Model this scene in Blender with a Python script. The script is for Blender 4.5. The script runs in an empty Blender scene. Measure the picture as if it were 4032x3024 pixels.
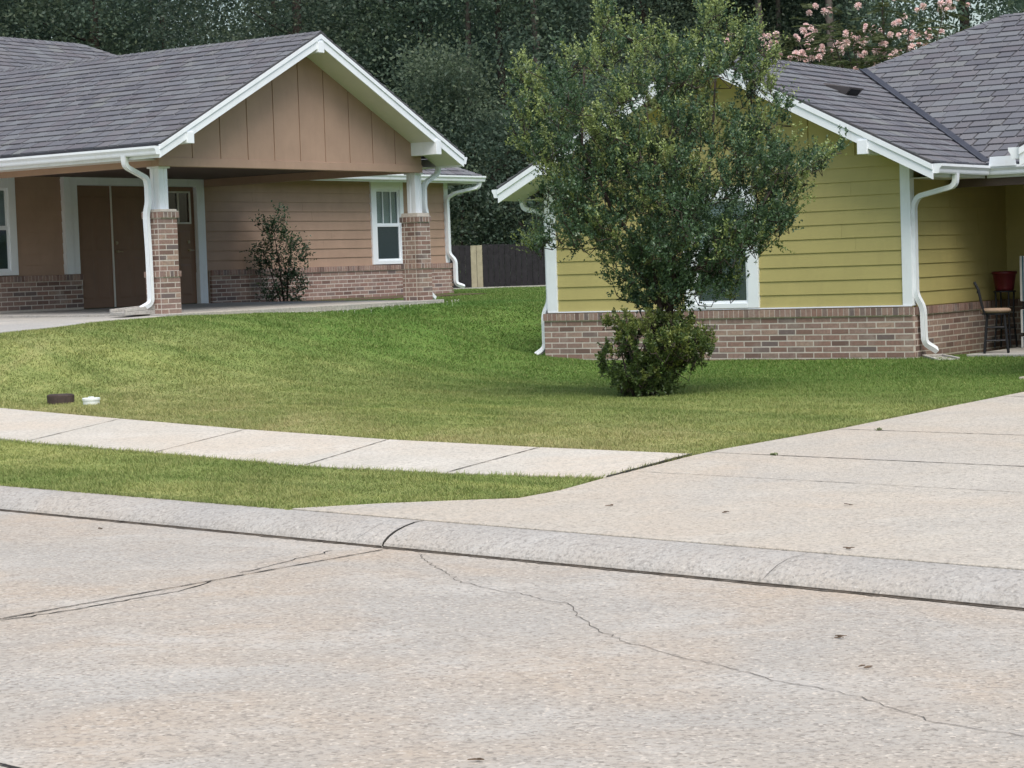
import bpy, bmesh, math, random
import numpy as np
from mathutils import Matrix, Vector
from mathutils.geometry import delaunay_2d_cdt
R = math.radians
random.seed(7)
rng = np.random.default_rng(11)
SC = bpy.context.scene
COL = SC.collection

# ------------------------------------------------------------------ camera
CAMZ = 1.65
cam = bpy.data.cameras.new('camera')
cam.sensor_width = 36.0
cam.lens = 36.0 * 8400 / 4032
cam.clip_start = 0.1
cam.clip_end = 2000
camo = bpy.data.objects.new('camera', cam)
COL.objects.link(camo)
camo.matrix_world = Matrix.Translation((0, 0, CAMZ)) @ Matrix.Rotation(R(90 - 3.14013), 4, 'X') @ Matrix.Rotation(R(-1.95183), 4, 'Z')
SC.camera = camo

# ------------------------------------------------------------------ sky, sun, exposure
SUN_AZ, SUN_EL = R(163), R(59)          # azimuth clockwise from +Y
world = bpy.data.worlds.new('World')
SC.world = world
world.use_nodes = True
wn = world.node_tree
bg = wn.nodes['Background']
sky = wn.nodes.new('ShaderNodeTexSky')
sky.sky_type = 'NISHITA'
sky.sun_disc = False
sky.sun_elevation = SUN_EL
sky.sun_rotation = SUN_AZ
sky.air_density = 1.3
sky.dust_density = 3.0
sky.ozone_density = 1.0
wn.links.new(sky.outputs[0], bg.inputs[0])
bg.inputs[1].default_value = 0.085
sun = bpy.data.lights.new('sun', 'SUN')
sun.energy = 1.5
sun.angle = R(45)
sun.color = (1.0, 0.975, 0.94)
suno = bpy.data.objects.new('sun', sun)
COL.objects.link(suno)
sd = Vector((math.sin(SUN_AZ) * math.cos(SUN_EL), math.cos(SUN_AZ) * math.cos(SUN_EL), math.sin(SUN_EL)))
suno.rotation_euler = (-sd).to_track_quat('-Z', 'Y').to_euler()
suno.location = (8, -8, 30)
SC.view_settings.view_transform = 'Standard'
SC.view_settings.look = 'None'
SC.view_settings.gamma = 1.0
SC.view_settings.exposure = 1.08
SC.view_settings.use_curve_mapping = False
SC.render.engine = 'CYCLES'
SC.cycles.max_bounces = 6
SC.cycles.transparent_max_bounces = 8

# ------------------------------------------------------------------ helpers
def tag(o, label=None, cat=None, group=None, kind=None):
    if label: o['label'] = label
    if cat: o['category'] = cat
    if group: o['group'] = group
    if kind: o['kind'] = kind
    return o

def empty(name, loc=(0, 0, 0), rz=0.0):
    o = bpy.data.objects.new(name, None)
    o.empty_display_size = 0.2
    COL.objects.link(o)
    o.location = loc
    o.rotation_euler = (0, 0, rz)
    return o

def link_mesh(name, me, parent=None, mat=None):
    o = bpy.data.objects.new(name, me)
    COL.objects.link(o)
    if parent is not None: o.parent = parent
    if mat is not None and not me.materials: me.materials.append(mat)
    return o

class MB:
    def __init__(s): s.v = []; s.f = []; s.m = []
    def quadprism(s, lo, hi, mi=0):
        """lo, hi: same-length loops of 3D points"""
        b = len(s.v); n = len(lo)
        s.v += [tuple(p) for p in lo] + [tuple(p) for p in hi]
        s.f.append(tuple(b + i for i in reversed(range(n)))); s.m.append(mi)
        s.f.append(tuple(b + n + i for i in range(n))); s.m.append(mi)
        for i in range(n):
            j = (i + 1) % n
            s.f.append((b + i, b + j, b + n + j, b + n + i)); s.m.append(mi)
        return s
    def box(s, x0, x1, y0, y1, z0, z1, mi=0):
        lo = [(x0, y0, z0), (x1, y0, z0), (x1, y1, z0), (x0, y1, z0)]
        hi = [(x, y, z1) for x, y, _ in lo]
        return s.quadprism(lo, hi, mi)
    def face(s, pts, mi=0):
        b = len(s.v); s.v += [tuple(p) for p in pts]
        s.f.append(tuple(range(b, b + len(pts)))); s.m.append(mi)
        return s
    def tube(s, path, rads, n=8, mi=0, cap=True):
        path = [Vector(p) for p in path]
        b0 = len(s.v); up = None
        for i, p in enumerate(path):
            d = (path[min(i + 1, len(path) - 1)] - path[max(i - 1, 0)]).normalized()
            if up is None:
                up = Vector((0, 0, 1)) if abs(d.z) < .9 else Vector((1, 0, 0))
            a = d.cross(up).normalized(); up = a.cross(d).normalized()
            r = rads[i] if hasattr(rads, '__len__') else rads
            for k in range(n):
                t = 2 * math.pi * k / n
                s.v.append(tuple(p + a * (r * math.cos(t)) + up * (r * math.sin(t))))
        for i in range(len(path) - 1):
            for k in range(n):
                k2 = (k + 1) % n
                s.f.append((b0 + i * n + k, b0 + i * n + k2, b0 + (i + 1) * n + k2, b0 + (i + 1) * n + k)); s.m.append(mi)
        if cap:
            s.f.append(tuple(b0 + k for k in reversed(range(n)))); s.m.append(mi)
            e = b0 + (len(path) - 1) * n
            s.f.append(tuple(e + k for k in range(n))); s.m.append(mi)
        return s
    def lathe(s, prof, c=(0, 0, 0), n=20, mi=0, sy=1.0):
        b = len(s.v)
        for r, z in prof:
            for k in range(n):
                t = 2 * math.pi * k / n
                s.v.append((c[0] + r * math.cos(t), c[1] + r * sy * math.sin(t), c[2] + z))
        for i in range(len(prof) - 1):
            for k in range(n):
                k2 = (k + 1) % n
                s.f.append((b + i * n + k, b + i * n + k2, b + (i + 1) * n + k2, b + (i + 1) * n + k)); s.m.append(mi)
        s.f.append(tuple(b + k for k in reversed(range(n)))); s.m.append(mi)
        e = b + (len(prof) - 1) * n
        s.f.append(tuple(e + k for k in range(n))); s.m.append(mi)
        return s
    def mesh(s, name, mats, smooth=False):
        me = bpy.data.meshes.new(name)
        me.from_pydata(s.v, [], s.f)
        mats = mats if isinstance(mats, (list, tuple)) else [mats]
        for m in mats: me.materials.append(m)
        if len(mats) > 1: me.polygons.foreach_set('material_index', s.m)
        bm = bmesh.new(); bm.from_mesh(me)
        bmesh.ops.recalc_face_normals(bm, faces=bm.faces)
        bm.to_mesh(me); bm.free()
        if smooth: me.polygons.foreach_set('use_smooth', [True] * len(me.polygons))
        me.update()
        return me
    def build(s, name, mats, parent=None, smooth=False):
        return link_mesh(name, s.mesh(name, mats, smooth), parent)

def bevel(o, w=0.006, seg=2):
    m = o.modifiers.new('bevel', 'BEVEL'); m.width = w; m.segments = seg; m.limit_method = 'ANGLE'
    return o

def np_mesh(name, V, Fq, mats, parent=None, attr=None, tri=False):
    """fast mesh: V (n,3), Fq (m,k)"""
    me = bpy.data.meshes.new(name)
    k = Fq.shape[1]
    me.vertices.add(len(V)); me.vertices.foreach_set('co', np.ascontiguousarray(V, dtype=np.float32).ravel())
    me.loops.add(Fq.size); me.loops.foreach_set('vertex_index', Fq.astype(np.int32).ravel())
    me.polygons.add(len(Fq))
    me.polygons.foreach_set('loop_start', np.arange(0, Fq.size, k, dtype=np.int32))
    if attr:
        for nme, arr in attr.items():
            a = me.attributes.new(nme, 'FLOAT', 'POINT'); a.data.foreach_set('value', np.asarray(arr, dtype=np.float32))
    for m in (mats if isinstance(mats, (list, tuple)) else [mats]): me.materials.append(m)
    me.update(calc_edges=True)
    return link_mesh(name, me, parent)

# ------------------------------------------------------------------ materials
class NT:
    def __init__(s, name):
        s.mat = bpy.data.materials.new(name); s.mat.use_nodes = True
        s.t = s.mat.node_tree; s.n = s.t.nodes
        s.bsdf = s.n['Principled BSDF']; s.out = s.n['Material Output']
    def new(s, typ, **kw):
        n = s.n.new(typ)
        for k, v in kw.items(): setattr(n, k, v)
        return n
    def lk(s, a, b): s.t.links.new(a, b)
    def pos(s):
        return s.new('ShaderNodeNewGeometry').outputs['Position']
    def noise(s, scale, detail=4, rough=.55, vec=None, dist=0.0):
        n = s.new('ShaderNodeTexNoise'); n.inputs['Scale'].default_value = scale
        n.inputs['Detail'].default_value = detail; n.inputs['Roughness'].default_value = rough
        n.inputs['Distortion'].default_value = dist
        s.lk(vec if vec is not None else s.pos(), n.inputs['Vector'])
        return n.outputs['Fac']
    def scalev(s, sc, vec=None):
        m = s.new('ShaderNodeVectorMath', operation='MULTIPLY'); m.inputs[1].default_value = sc
        s.lk(vec if vec is not None else s.pos(), m.inputs[0]); return m.outputs[0]
    def math(s, op, a, b=None, clamp=False):
        m = s.new('ShaderNodeMath', operation=op); m.use_clamp = clamp
        for i, x in enumerate((a, b)):
            if x is None: continue
            if hasattr(x, 'links'): s.lk(x, m.inputs[i])
            else: m.inputs[i].default_value = x
        return m.outputs[0]
    def ramp(s, fac, stops, interp='LINEAR'):
        r = s.new('ShaderNodeValToRGB'); r.color_ramp.interpolation = interp
        el = r.color_ramp.elements
        while len(el) < len(stops): el.new(0.5)
        for e, (p, c) in zip(el, stops):
            e.position = p; e.color = (*c, 1) if len(c) == 3 else c
        s.lk(fac, r.inputs[0]); return r.outputs['Color']
    def mix(s, fac, a, b, mode='MIX'):
        m = s.new('ShaderNodeMix', data_type='RGBA', blend_type=mode)
        for i, x in ((0, fac), (6, a), (7, b)):
            if hasattr(x, 'links'): s.lk(x, m.inputs[i])
            elif i == 0: m.inputs[0].default_value = x
            else: m.inputs[i].default_value = (*x, 1)
        return m.outputs[2]
    def bump(s, h, strength=.3, dist=.01):
        b = s.new('ShaderNodeBump'); b.inputs['Strength'].default_value = strength; b.inputs['Distance'].default_value = dist
        s.lk(h, b.inputs['Height']); s.lk(b.outputs[0], s.bsdf.inputs['Normal'])
    def fin(s, color, rough=.7, spec=.3, metal=0.0):
        if hasattr(color, 'links'): s.lk(color, s.bsdf.inputs['Base Color'])
        else: s.bsdf.inputs['Base Color'].default_value = (*color, 1)
        if hasattr(rough, 'links'): s.lk(rough, s.bsdf.inputs['Roughness'])
        else: s.bsdf.inputs['Roughness'].default_value = rough
        s.bsdf.inputs['Specular IOR Level'].default_value = spec
        s.bsdf.inputs['Metallic'].default_value = metal
        return s.mat
    def piece_random(s):
        a = s.new('ShaderNodeObjectInfo').outputs['Random']
        b = s.new('ShaderNodeNewGeometry').outputs['Random Per Island']
        return s.math('FRACT', s.math('ADD', a, b))

def sc(c, k): return tuple(x * k for x in c)

def paint(name, c, var=.10, scale=3.0, rough=.55, bump=.08, dirt=None, spec=.3, streak=0.0):
    t = NT(name)
    n1 = t.noise(scale, 5, .6)
    col = t.ramp(n1, [(.3, sc(c, 1 - var)), (.7, sc(c, 1 + var))])
    if dirt:
        n2 = t.noise(1.0, 6, .7, t.scalev((6, 6, 1.6)))
        col = t.mix(t.ramp(n2, [(.52, (0, 0, 0)), (.75, (.55, .55, .55))]), col, dirt)
    if bump: t.bump(t.noise(60, 3), bump, .004)
    return t.fin(col, rough, spec)

def concrete(name, base, tan, grey, pale, agg=.35, rough=.85):
    t = NT(name)
    n1 = t.noise(.55, 6, .62, None, .6); n2 = t.noise(1.7, 6, .65, None, .4); n3 = t.noise(34, 5, .7)
    c = t.mix(t.ramp(n1, [(.42, (0, 0, 0)), (.62, (1, 1, 1))]), grey, tan)
    c = t.mix(t.ramp(n2, [(.46, (0, 0, 0)), (.68, (.75, .75, .75))]), c, base)
    n5 = t.noise(.9, 7, .7, t.scalev((1.0, 1.6, 1)), .3)
    c = t.mix(t.ramp(n5, [(.50, (0, 0, 0)), (.68, (.85, .85, .85))]), c, pale)
    c = t.mix(t.ramp(n3, [(.3, (.95, .95, .95)), (.52, (0, 0, 0))]), c, sc(base, .55))
    n6 = t.noise(2.6, 5, .6, t.scalev((1, 1.4, 1), None), .5)
    c = t.mix(t.ramp(n6, [(.66, (0, 0, 0)), (.82, (.35, .35, .35))]), c, sc(grey, .62))
    n7 = t.noise(11, 4, .7)
    c = t.mix(t.ramp(n7, [(.58, (0, 0, 0)), (.74, (.55, .55, .55))]), c, pale)
    v = t.new('ShaderNodeTexVoronoi'); v.inputs['Scale'].default_value = 70; t.lk(t.pos(), v.inputs['Vector'])
    r = t.new('ShaderNodeSeparateColor'); t.lk(v.outputs['Color'], r.inputs[0])
    sp = t.ramp(r.outputs[0], [(.02, (agg, agg, agg)), (.10, (0, 0, 0))])
    c = t.mix(sp, c, sc(base, .45))
    sp2 = t.ramp(r.outputs[1], [(.90, (0, 0, 0)), (.97, (agg * 1.1,) * 3)])
    c = t.mix(sp2, c, tuple(min(.7, x * 1.4) for x in base))
    t.bump(t.math('ADD', n3, t.math('MULTIPLY', v.outputs['Distance'], 1.5)), .35, .006)
    return t.fin(c, rough, .25)

M = {}
M['road'] = concrete('road_concrete', (.42, .375, .315), (.44, .365, .285), (.395, .365, .32), (.49, .46, .41), .65)
M['drive'] = concrete('drive_concrete', (.48, .43, .355), (.49, .42, .335), (.44, .405, .35), (.52, .48, .41), .35)
M['walk'] = concrete('walk_concrete', (.55, .50, .42), (.55, .48, .39), (.51, .475, .41), (.59, .55, .48), .2)
M['slab'] = concrete('porch_concrete', (.44, .42, .38), (.45, .41, .35), (.38, .37, .35), (.5, .48, .44), .15)
M['curb'] = concrete('curb_concrete', (.40, .375, .335), (.41, .37, .32), (.365, .345, .315), (.455, .435, .40), .4)
M['dirt'] = paint('gutter_dirt', (.115, .095, .075), .55, 9, .95, .4, (.26, .24, .21))
M['crack'] = paint('crack_dirt', (.03, .027, .022), .3, 20, .95, 0)
M['crackpale'] = paint('hairline_dirt', (.12, .105, .09), .5, 3, .95, 0)
M['white'] = paint('white_trim', (.79, .83, .86), .03, 3, .45, .03, (.64, .66, .66))
M['vinyl'] = paint('white_vinyl', (.80, .84, .87), .02, 3, .35, .0)
M['soffit'] = paint('soffit_white', (.66, .65, .60), .04, 2, .6, .05)
M['dspout'] = paint('white_metal', (.79, .83, .86), .03, 5, .38, .03, (.66, .67, .65), .4)
M['brown'] = paint('brown_siding_paint', (.385, .262, .190), .07, 2.2, .6, .25, (.33, .225, .165))
M['browndoor'] = paint('brown_door_paint', (.22, .135, .09), .06, 3, .5, .05)
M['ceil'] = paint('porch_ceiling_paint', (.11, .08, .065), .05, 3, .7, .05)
M['yellow'] = paint('yellow_siding_paint', (.425, .370, .145), .05, 2.0, .6, .25, (.375, .325, .13))
M['mortar'] = paint('mortar', (.56, .51, .45), .12, 22, .95, .5)
M['deck'] = paint('roof_felt', (.075, .073, .080), .2, 6, .9, .1)
M['flash'] = paint('valley_flashing', (.045, .046, .055), .15, 6, .5, .05, None, .4)
M['ventm'] = paint('vent_metal', (.10, .09, .09), .2, 6, .6, .05)
M['iron'] = paint('black_iron', (.012, .013, .016), .2, 9, .5, .05)
M['tan'] = paint('tan_cushion', (.24, .17, .12), .12, 18, .9, .3)
M['red'] = paint('red_glaze', (.09, .008, .012), .2, 6, .35, .02)
M['sign'] = paint('sign_white', (.62, .62, .60), .06, 8, .6, .1)
M['signblue'] = paint('sign_blue', (.05, .13, .17), .15, 8, .6, .1)
M['letter'] = paint('letter_black', (.02, .022, .026), .1, 8, .6, 0)
M['wreath'] = paint('wreath_brown', (.12, .07, .04), .3, 30, .9, .4)
M['brass'] = paint('dull_brass', (.30, .24, .15), .1, 9, .35, 0, None, .6)
M['bark'] = paint('bark', (.055, .043, .036), .4, 9, .95, .5)
M['barklight'] = paint('bark_pine', (.15, .125, .11), .35, 5, .95, .5)
M['fence'] = paint('fence_wood', (.022, .020, .023), .35, 7, .9, .3)
M['fencenew'] = paint('new_picket', (.34, .30, .21), .15, 7, .85, .2)
M['blind'] = paint('window_blind', (.62, .66, .64), .05, 6, .7, 0)
M['dark'] = paint('dark_interior', (.015, .016, .018), .2, 2, .9, 0)
M['screen'] = paint('window_screen', (.13, .155, .185), .12, 30, .6, .1, None, .3)  # screen mesh, its bluish tone lightened to stand in for reflection in the glass
M['boxbrown'] = paint('meter_box_plastic', (.06, .043, .038), .2, 20, .75, .2)
M['capwhite'] = paint('cap_plastic', (.72, .75, .73), .05, 20, .5, .05)
M['litter'] = paint('dry_leaf', (.13, .092, .062), .4, 30, .9, .1)
M['weed'] = paint('weed_green', (.17, .20, .10), .3, 40, .8, 0)
M['clover'] = paint('clover_white', (.62, .62, .55), .1, 20, .9, 0)
M['soil'] = paint('bed_soil', (.09, .06, .042), .4, 9, .95, .5)

def glass_mat():
    t = NT('window_glass')
    lw = t.new('ShaderNodeLayerWeight'); lw.inputs[0].default_value = .5
    fr = t.math('ADD', .05, t.math('MULTIPLY', t.math('POWER', lw.outputs['Facing'], 4.0), .9))
    tr = t.new('ShaderNodeBsdfTransparent'); tr.inputs[0].default_value = (.72, .78, .78, 1)
    gl = t.new('ShaderNodeBsdfGlossy'); gl.inputs['Roughness'].default_value = .03
    mx = t.new('ShaderNodeMixShader')
    t.lk(fr, mx.inputs[0]); t.lk(tr.outputs[0], mx.inputs[1]); t.lk(gl.outputs[0], mx.inputs[2])
    t.lk(mx.outputs[0], t.out.inputs['Surface'])
    return t.mat
M['glass'] = glass_mat()

def brick_mat():
    t = NT('brick')
    r = t.piece_random()
    c = t.ramp(r, [(0, (.16, .105, .09)), (.2, (.30, .185, .15)), (.45, (.34, .23, .19)), (.65, (.27, .185, .16)), (.82, (.40, .285, .225)), (.95, (.17, .135, .13))])
    n = t.noise(26, 5, .65); n2 = t.noise(4.5, 5, .6)
    c = t.mix(t.ramp(n, [(.35, (.5, .5, .5)), (.6, (0, 0, 0))]), c, (.17, .12, .10))
    c = t.mix(t.ramp(n2, [(.55, (0, 0, 0)), (.75, (.55, .55, .55))]), c, (.38, .33, .29))
    t.bump(n, .5, .005)
    return t.fin(c, .9, .2)
M['brick'] = brick_mat()

def shingle_mat():
    t = NT('asphalt_shingle')
    r = t.piece_random()
    c = t.ramp(r, [(0, (.112, .112, .126)), (.3, (.150, .154, .168)), (.5, (.130, .123, .135)), (.7, (.170, .178, .188)), (.9, (.150, .142, .152)), (1, (.182, .190, .186))])
    n = t.noise(120, 3, .7); n2 = t.noise(1.2, 5, .6)
    c = t.mix(t.ramp(n, [(.35, (.45, .45, .45)), (.55, (0, 0, 0))]), c, (.07, .068, .075))
    c = t.mix(t.ramp(n2, [(.45, (0, 0, 0)), (.75, (.3, .3, .3))]), c, (.155, .158, .165))
    t.bump(n, .4, .004)
    return t.fin(c, .92, .2)
M['shingle'] = shingle_mat()

def leaf_mat(name, dark, light, tip, rough=.45, trans=.25, spec=.35):
    t = NT(name)
    at = t.new('ShaderNodeAttribute'); at.attribute_name = 'tint'
    r = t.new('ShaderNodeNewGeometry').outputs['Random Per Island']
    o = t.new('ShaderNodeObjectInfo').outputs['Random']
    c = t.mix(r, dark, light)
    c = t.mix(at.outputs['Fac'], c, tip)
    hv = t.new('ShaderNodeHueSaturation'); t.lk(c, hv.inputs['Color'])
    t.lk(t.math('ADD', .6, t.math('MULTIPLY', o, .85)), hv.inputs['Value'])
    t.lk(t.math('ADD', .485, t.math('MULTIPLY', o, .03)), hv.inputs['Hue'])
    c = hv.outputs[0]
    t.fin(c, rough, spec)
    tl = t.new('ShaderNodeBsdfTranslucent'); t.lk(c, tl.inputs[0])
    mx = t.new('ShaderNodeMixShader'); mx.inputs[0].default_value = trans
    t.lk(t.bsdf.outputs[0], mx.inputs[1]); t.lk(tl.outputs[0], mx.inputs[2])
    t.lk(mx.outputs[0], t.out.inputs['Surface'])
    return t.mat
M['holly'] = leaf_mat('holly_leaf', (.028, .060, .034), (.075, .128, .060), (.23, .27, .085), .38, .2, .5)
M['shrub'] = leaf_mat('shrub_leaf', (.065, .125, .042), (.15, .225, .068), (.30, .37, .10), .4, .25, .4)
M['nandina'] = leaf_mat('nandina_leaf', (.03, .065, .038), (.06, .11, .06), (.12, .17, .07), .45, .2, .35)
M['forest'] = leaf_mat('forest_leaf', (.070, .112, .088), (.125, .178, .128), (.20, .25, .14), .5, .5, .3)
M['mimosa'] = leaf_mat('mimosa_leaf', (.055, .085, .040), (.10, .14, .06), (.17, .20, .08), .55, .35, .25)
M['pink'] = paint('mimosa_blossom', (.90, .68, .65), .2, 30, .9, 0)

def grass_mat(name, blades):
    t = NT(name)
    p = t.pos()
    n1 = t.noise(.28, 4, .55, None, .5); n2 = t.noise(1.6, 5, .6); n3 = t.noise(9, 3, .6)
    n4 = t.noise(.9, 4, .6, t.scalev((1.0, .45, 1)), .8)
    dt = t.new('ShaderNodeVectorMath', operation='DOT_PRODUCT'); dt.inputs[1].default_value = (.722, -.692, 0); t.lk(p, dt.inputs[0])
    dn = t.new('ShaderNodeVectorMath', operation='DOT_PRODUCT'); dn.inputs[1].default_value = (.692, .722, 0); t.lk(p, dn.inputs[0])
    cv = t.new('ShaderNodeCombineXYZ'); t.lk(t.math('MULTIPLY', dt.outputs['Value'], .22), cv.inputs[0]); t.lk(t.math('MULTIPLY', dn.outputs['Value'], 1.9), cv.inputs[1])
    ns = t.noise(1.0, 4, .6, cv.outputs[0], .6)
    green = t.mix(t.ramp(n2, [(.35, (0, 0, 0)), (.65, (1, 1, 1))]), (.215, .285, .078), (.29, .335, .105))
    green = t.mix(t.ramp(ns, [(.40, (.85,) * 3), (.50, (0,) * 3)]), green, (.12, .195, .04))
    green = t.mix(t.ramp(ns, [(.53, (0,) * 3), (.64, (.75,) * 3)]), green, (.38, .40, .13))
    back = t.ramp(t.math('DIVIDE', t.math('SUBTRACT', dn.outputs['Value'], 13.5), 7.5, True), [(0, (0,) * 3), (.4, (.45,) * 3), (.9, (.88,) * 3)])
    green = t.mix(back, green, (.095, .195, .038))
    # dry straw near the walk, greener towards the houses (distance from the kerb along the lot)
    dp = t.new('ShaderNodeVectorMath', operation='DOT_PRODUCT'); dp.inputs[1].default_value = (.692, .722, 0)
    t.lk(p, dp.inputs[0])
    near = t.ramp(t.math('DIVIDE', t.math('SUBTRACT', dp.outputs['Value'], 11.0), 10.0, True), [(0, (.28,) * 3), (.1, (.80,) * 3), (.22, (.66,) * 3), (.42, (.34,) * 3), (.8, (.03,) * 3)])
    dry = t.math('MULTIPLY', near, t.math('ADD', t.ramp(n1, [(.36, (.35,) * 3), (.60, (1,) * 3)]), t.ramp(n4, [(.45, (0,) * 3), (.62, (.45,) * 3)])), True)
    col = t.mix(dry, green, (.41, .365, .175))
    col = t.mix(t.ramp(n3, [(.42, (.35,) * 3), (.62, (0,) * 3)]), col, (.15, .20, .05))
    if blades:
        r = t.new('ShaderNodeNewGeometry').outputs['Random Per Island']
        at = t.new('ShaderNodeAttribute'); at.attribute_name = 'tint'
        col = t.mix(t.ramp(r, [(0, (.5,) * 3), (.45, (0,) * 3)]), col, (.16, .25, .05))
        col = t.mix(t.ramp(r, [(.76, (0,) * 3), (1, (.45,) * 3)]), col, (.50, .45, .20))
        col = t.mix(at.outputs['Fac'], col, (.10, .21, .045))
        t.fin(col, .6, .25)
        tl = t.new('ShaderNodeBsdfTranslucent'); t.lk(col, tl.inputs[0])
        mx = t.new('ShaderNodeMixShader'); mx.inputs[0].default_value = .35
        t.lk(t.bsdf.outputs[0], mx.inputs[1]); t.lk(tl.outputs[0], mx.inputs[2])
        t.lk(mx.outputs[0], t.out.inputs['Surface'])
        return t.mat
    t.bump(t.noise(40, 4), .8, .03)
    return t.fin(col, .95, .1)
M['lawn'] = grass_mat('lawn_turf', False)
M['blade'] = grass_mat('grass_blade', True)

# ------------------------------------------------------------------ frames
YB, YY = R(54.410), R(-34.7807)
OB = Vector((-4.9756, 30.8, 1.1436))
OY = Vector((5.0648, 26.8, 0.3398))
def frame(o, a):
    ca, sa = math.cos(a), math.sin(a)
    return lambda x, y, z=0.0: Vector((o.x + x * ca - y * sa, o.y + x * sa + y * ca, o.z + z))
BW, YW = frame(OB, YB), frame(OY, YY)
TX, TY, NX, NY = .722, -.692, .692, .722
def TN(t, n, z=0.0): return (t * TX + n * NX, t * TY + n * NY, z)
def tn(x, y): return x * TX + y * TY, x * NX + y * NY
KERB = 8.60
def road_z(n): return .018 * (KERB - n) if n > 3.8 else .0864 - .018 * (3.8 - n)

SWB = [(-12.6, 33.4, .62), (-8.6, 27.2, .43), (-5.464, 22.705, .325), (-3.771, 20.527, .307), (-2.355, 18.798, .288), (-1.021, 17.399, .266), (0.203, 16.418, .243), (1.314, 15.67, .22)]
SWF = [(-11.4, 30.2, .42), (-7.4, 23.4, .29), (-4.726, 19.579, .215), (-4.408, 19.238, .213), (-2.983, 17.636, .206), (-1.591, 16.049, .197), (-0.491, 15.174, .189), (0.619, 14.555, .18)]
SWF_J = [(-11.4, 30.2, .42), (-7.7, 23.8, .30), (-5.6, 20.75, .235), (-4.408, 19.238, .213), (-2.983, 17.636, .206), (-1.591, 16.049, .197), (-0.491, 15.174, .189), (0.619, 14.555, .18)]
DRV = [(-1.49, 13.79, .125), (-0.84, 13.80, .14), (0.01, 13.74, .15), (0.28, 14.03, .16), (0.61, 14.56, .18), (1.32, 15.61, .22), (1.57, 15.94, .23), (2.65, 17.12, .26), (3.71, 18.52, .29), (4.80, 20.0, .31), (6.2, 21.9, .325)]
DRV_R = -3.3      # right edge, along-kerb coordinate

# ------------------------------------------------------------------ terrain
ctrl = [p for p in SWB] + [p for p in SWF] + DRV
ctrl += [TN(t, 8.95, .125) for t in (-40, -30, -22, -16, -12, 0, 10, 25)]
ctrl += [TN(t, n, z) for t in (-2.5, 6, 20) for n, z in ((10.8, .17), (12.3, .22), (16, .3))]
for x, y, z in [(-5.7, -.1, -.055), (-4, -.1, -.04), (-2, -.1, -.03), (0.1, -.1, -.02), (1.3, .4, -.04), (3, -2, -.04), (6, -3.4, -.02), (-5.8, 3, .14), (-5.9, 6, .40), (-5.9, 11, .68), (2, 8, .1), (8, 12, .4), (-2.7, -3, -.06), (-6.6, .6, -.05)]:
    ctrl.append(tuple(YW(x, y, z)))
for x, y, z in [(-.1, -.3, -.125), (2, -.3, -.115), (4.2, -.3, -.09), (6.4, -.3, -.065), (6.6, 1.5, -.04), (6.6, 3.5, -.03), (9, 4.3, -.03), (12, 4.4, -.03), (13.6, 4.4, -.03), (14.3, 8, 0.02), (14.2, 15, .05), (-1.2, -.45, -.075), (-2.6, -.55, -.12), (-4.5, -.8, -.17), (-6.2, -1.0, -.22), (-10, -1.8, -.36), (-5.5, -3.2, -.5), (2, -4, -.38), (6, -4, -.36), (9, -1.5, -.16), (12, .5, -.12), (-6, 6, -.1), (-3, 10, .1)]:
    ctrl.append(tuple(BW(x, y, z)))
ctrl += [(-4.9, 22.7, .345), (1.35, 22.07, .275), (-1.5, 22.5, .33), (-1.0, 27, .5)]
ctrl += [(x, 58, 1.08) for x in (-14, -6, 0, 3, 10, 20)] + [(x, 48, 1.1) for x in (-4, 1, 6)] + [(x, 90, 1.3) for x in (-40, -15, 10, 40)] + [(40, 30, .5), (-45, 40, 1.0), (-40, 12, .3), (35, 5, .3), (0, -25, .3), (-30, -25, .3), (30, -25, .3), (0, 160, 1.5)]
CT = np.array(ctrl, float)
def tps(r2): return r2 * np.log(r2 + 1e-6) * .5
def fit_tps():
    n = len(CT); d2 = ((CT[:, None, :2] - CT[None, :, :2]) ** 2).sum(-1)
    A = np.zeros((n + 3, n + 3)); A[:n, :n] = tps(d2) + np.eye(n) * .03
    A[:n, n] = 1; A[:n, n + 1:] = CT[:, :2]; A[n, :n] = 1; A[n + 1:, :n] = CT[:, :2].T
    return np.linalg.solve(A, np.concatenate([CT[:, 2], np.zeros(3)]))
TW = fit_tps()
def terrain(P):
    P = np.atleast_2d(np.asarray(P, float))[:, :2]
    out = np.empty(len(P))
    for i in range(0, len(P), 20000):
        q = P[i:i + 20000]
        d2 = ((q[:, None] - CT[None, :, :2]) ** 2).sum(-1)
        out[i:i + 20000] = tps(d2) @ TW[:len(CT)] + TW[len(CT)] + q @ TW[len(CT) + 1:]
    return np.clip(out, -.4, 2.2)

def inside(P, poly):
    P = np.atleast_2d(P); x, y = P[:, 0], P[:, 1]; r = np.zeros(len(P), bool)
    n = len(poly)
    for i in range(n):
        x0, y0 = poly[i][:2]; x1, y1 = poly[(i + 1) % n][:2]
        c = ((y0 > y) != (y1 > y)) & (x < (x1 - x0) * (y - y0) / (y1 - y0 + 1e-12) + x0)
        r ^= c
    return r
poly_road = [TN(-90, -1.6), TN(90, -1.6), TN(90, 8.93), TN(-90, 8.93)]
SWR = [TN(-3.3, 10.85, .18), TN(60, 10.85, .18), TN(60, 12.3, .22), TN(-3.3, 12.3, .22)]
poly_walk = SWB + SWF[::-1]
tl, nl = tn(*DRV[-1][:2])
poly_drive = DRV + [TN(DRV_R, nl), TN(DRV_R, 10.0), TN(DRV_R + .9, 8.9), TN(tn(*DRV[0][:2])[0], 8.9)]
PAVED = [poly_road, poly_walk, poly_drive, SWR]

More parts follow.
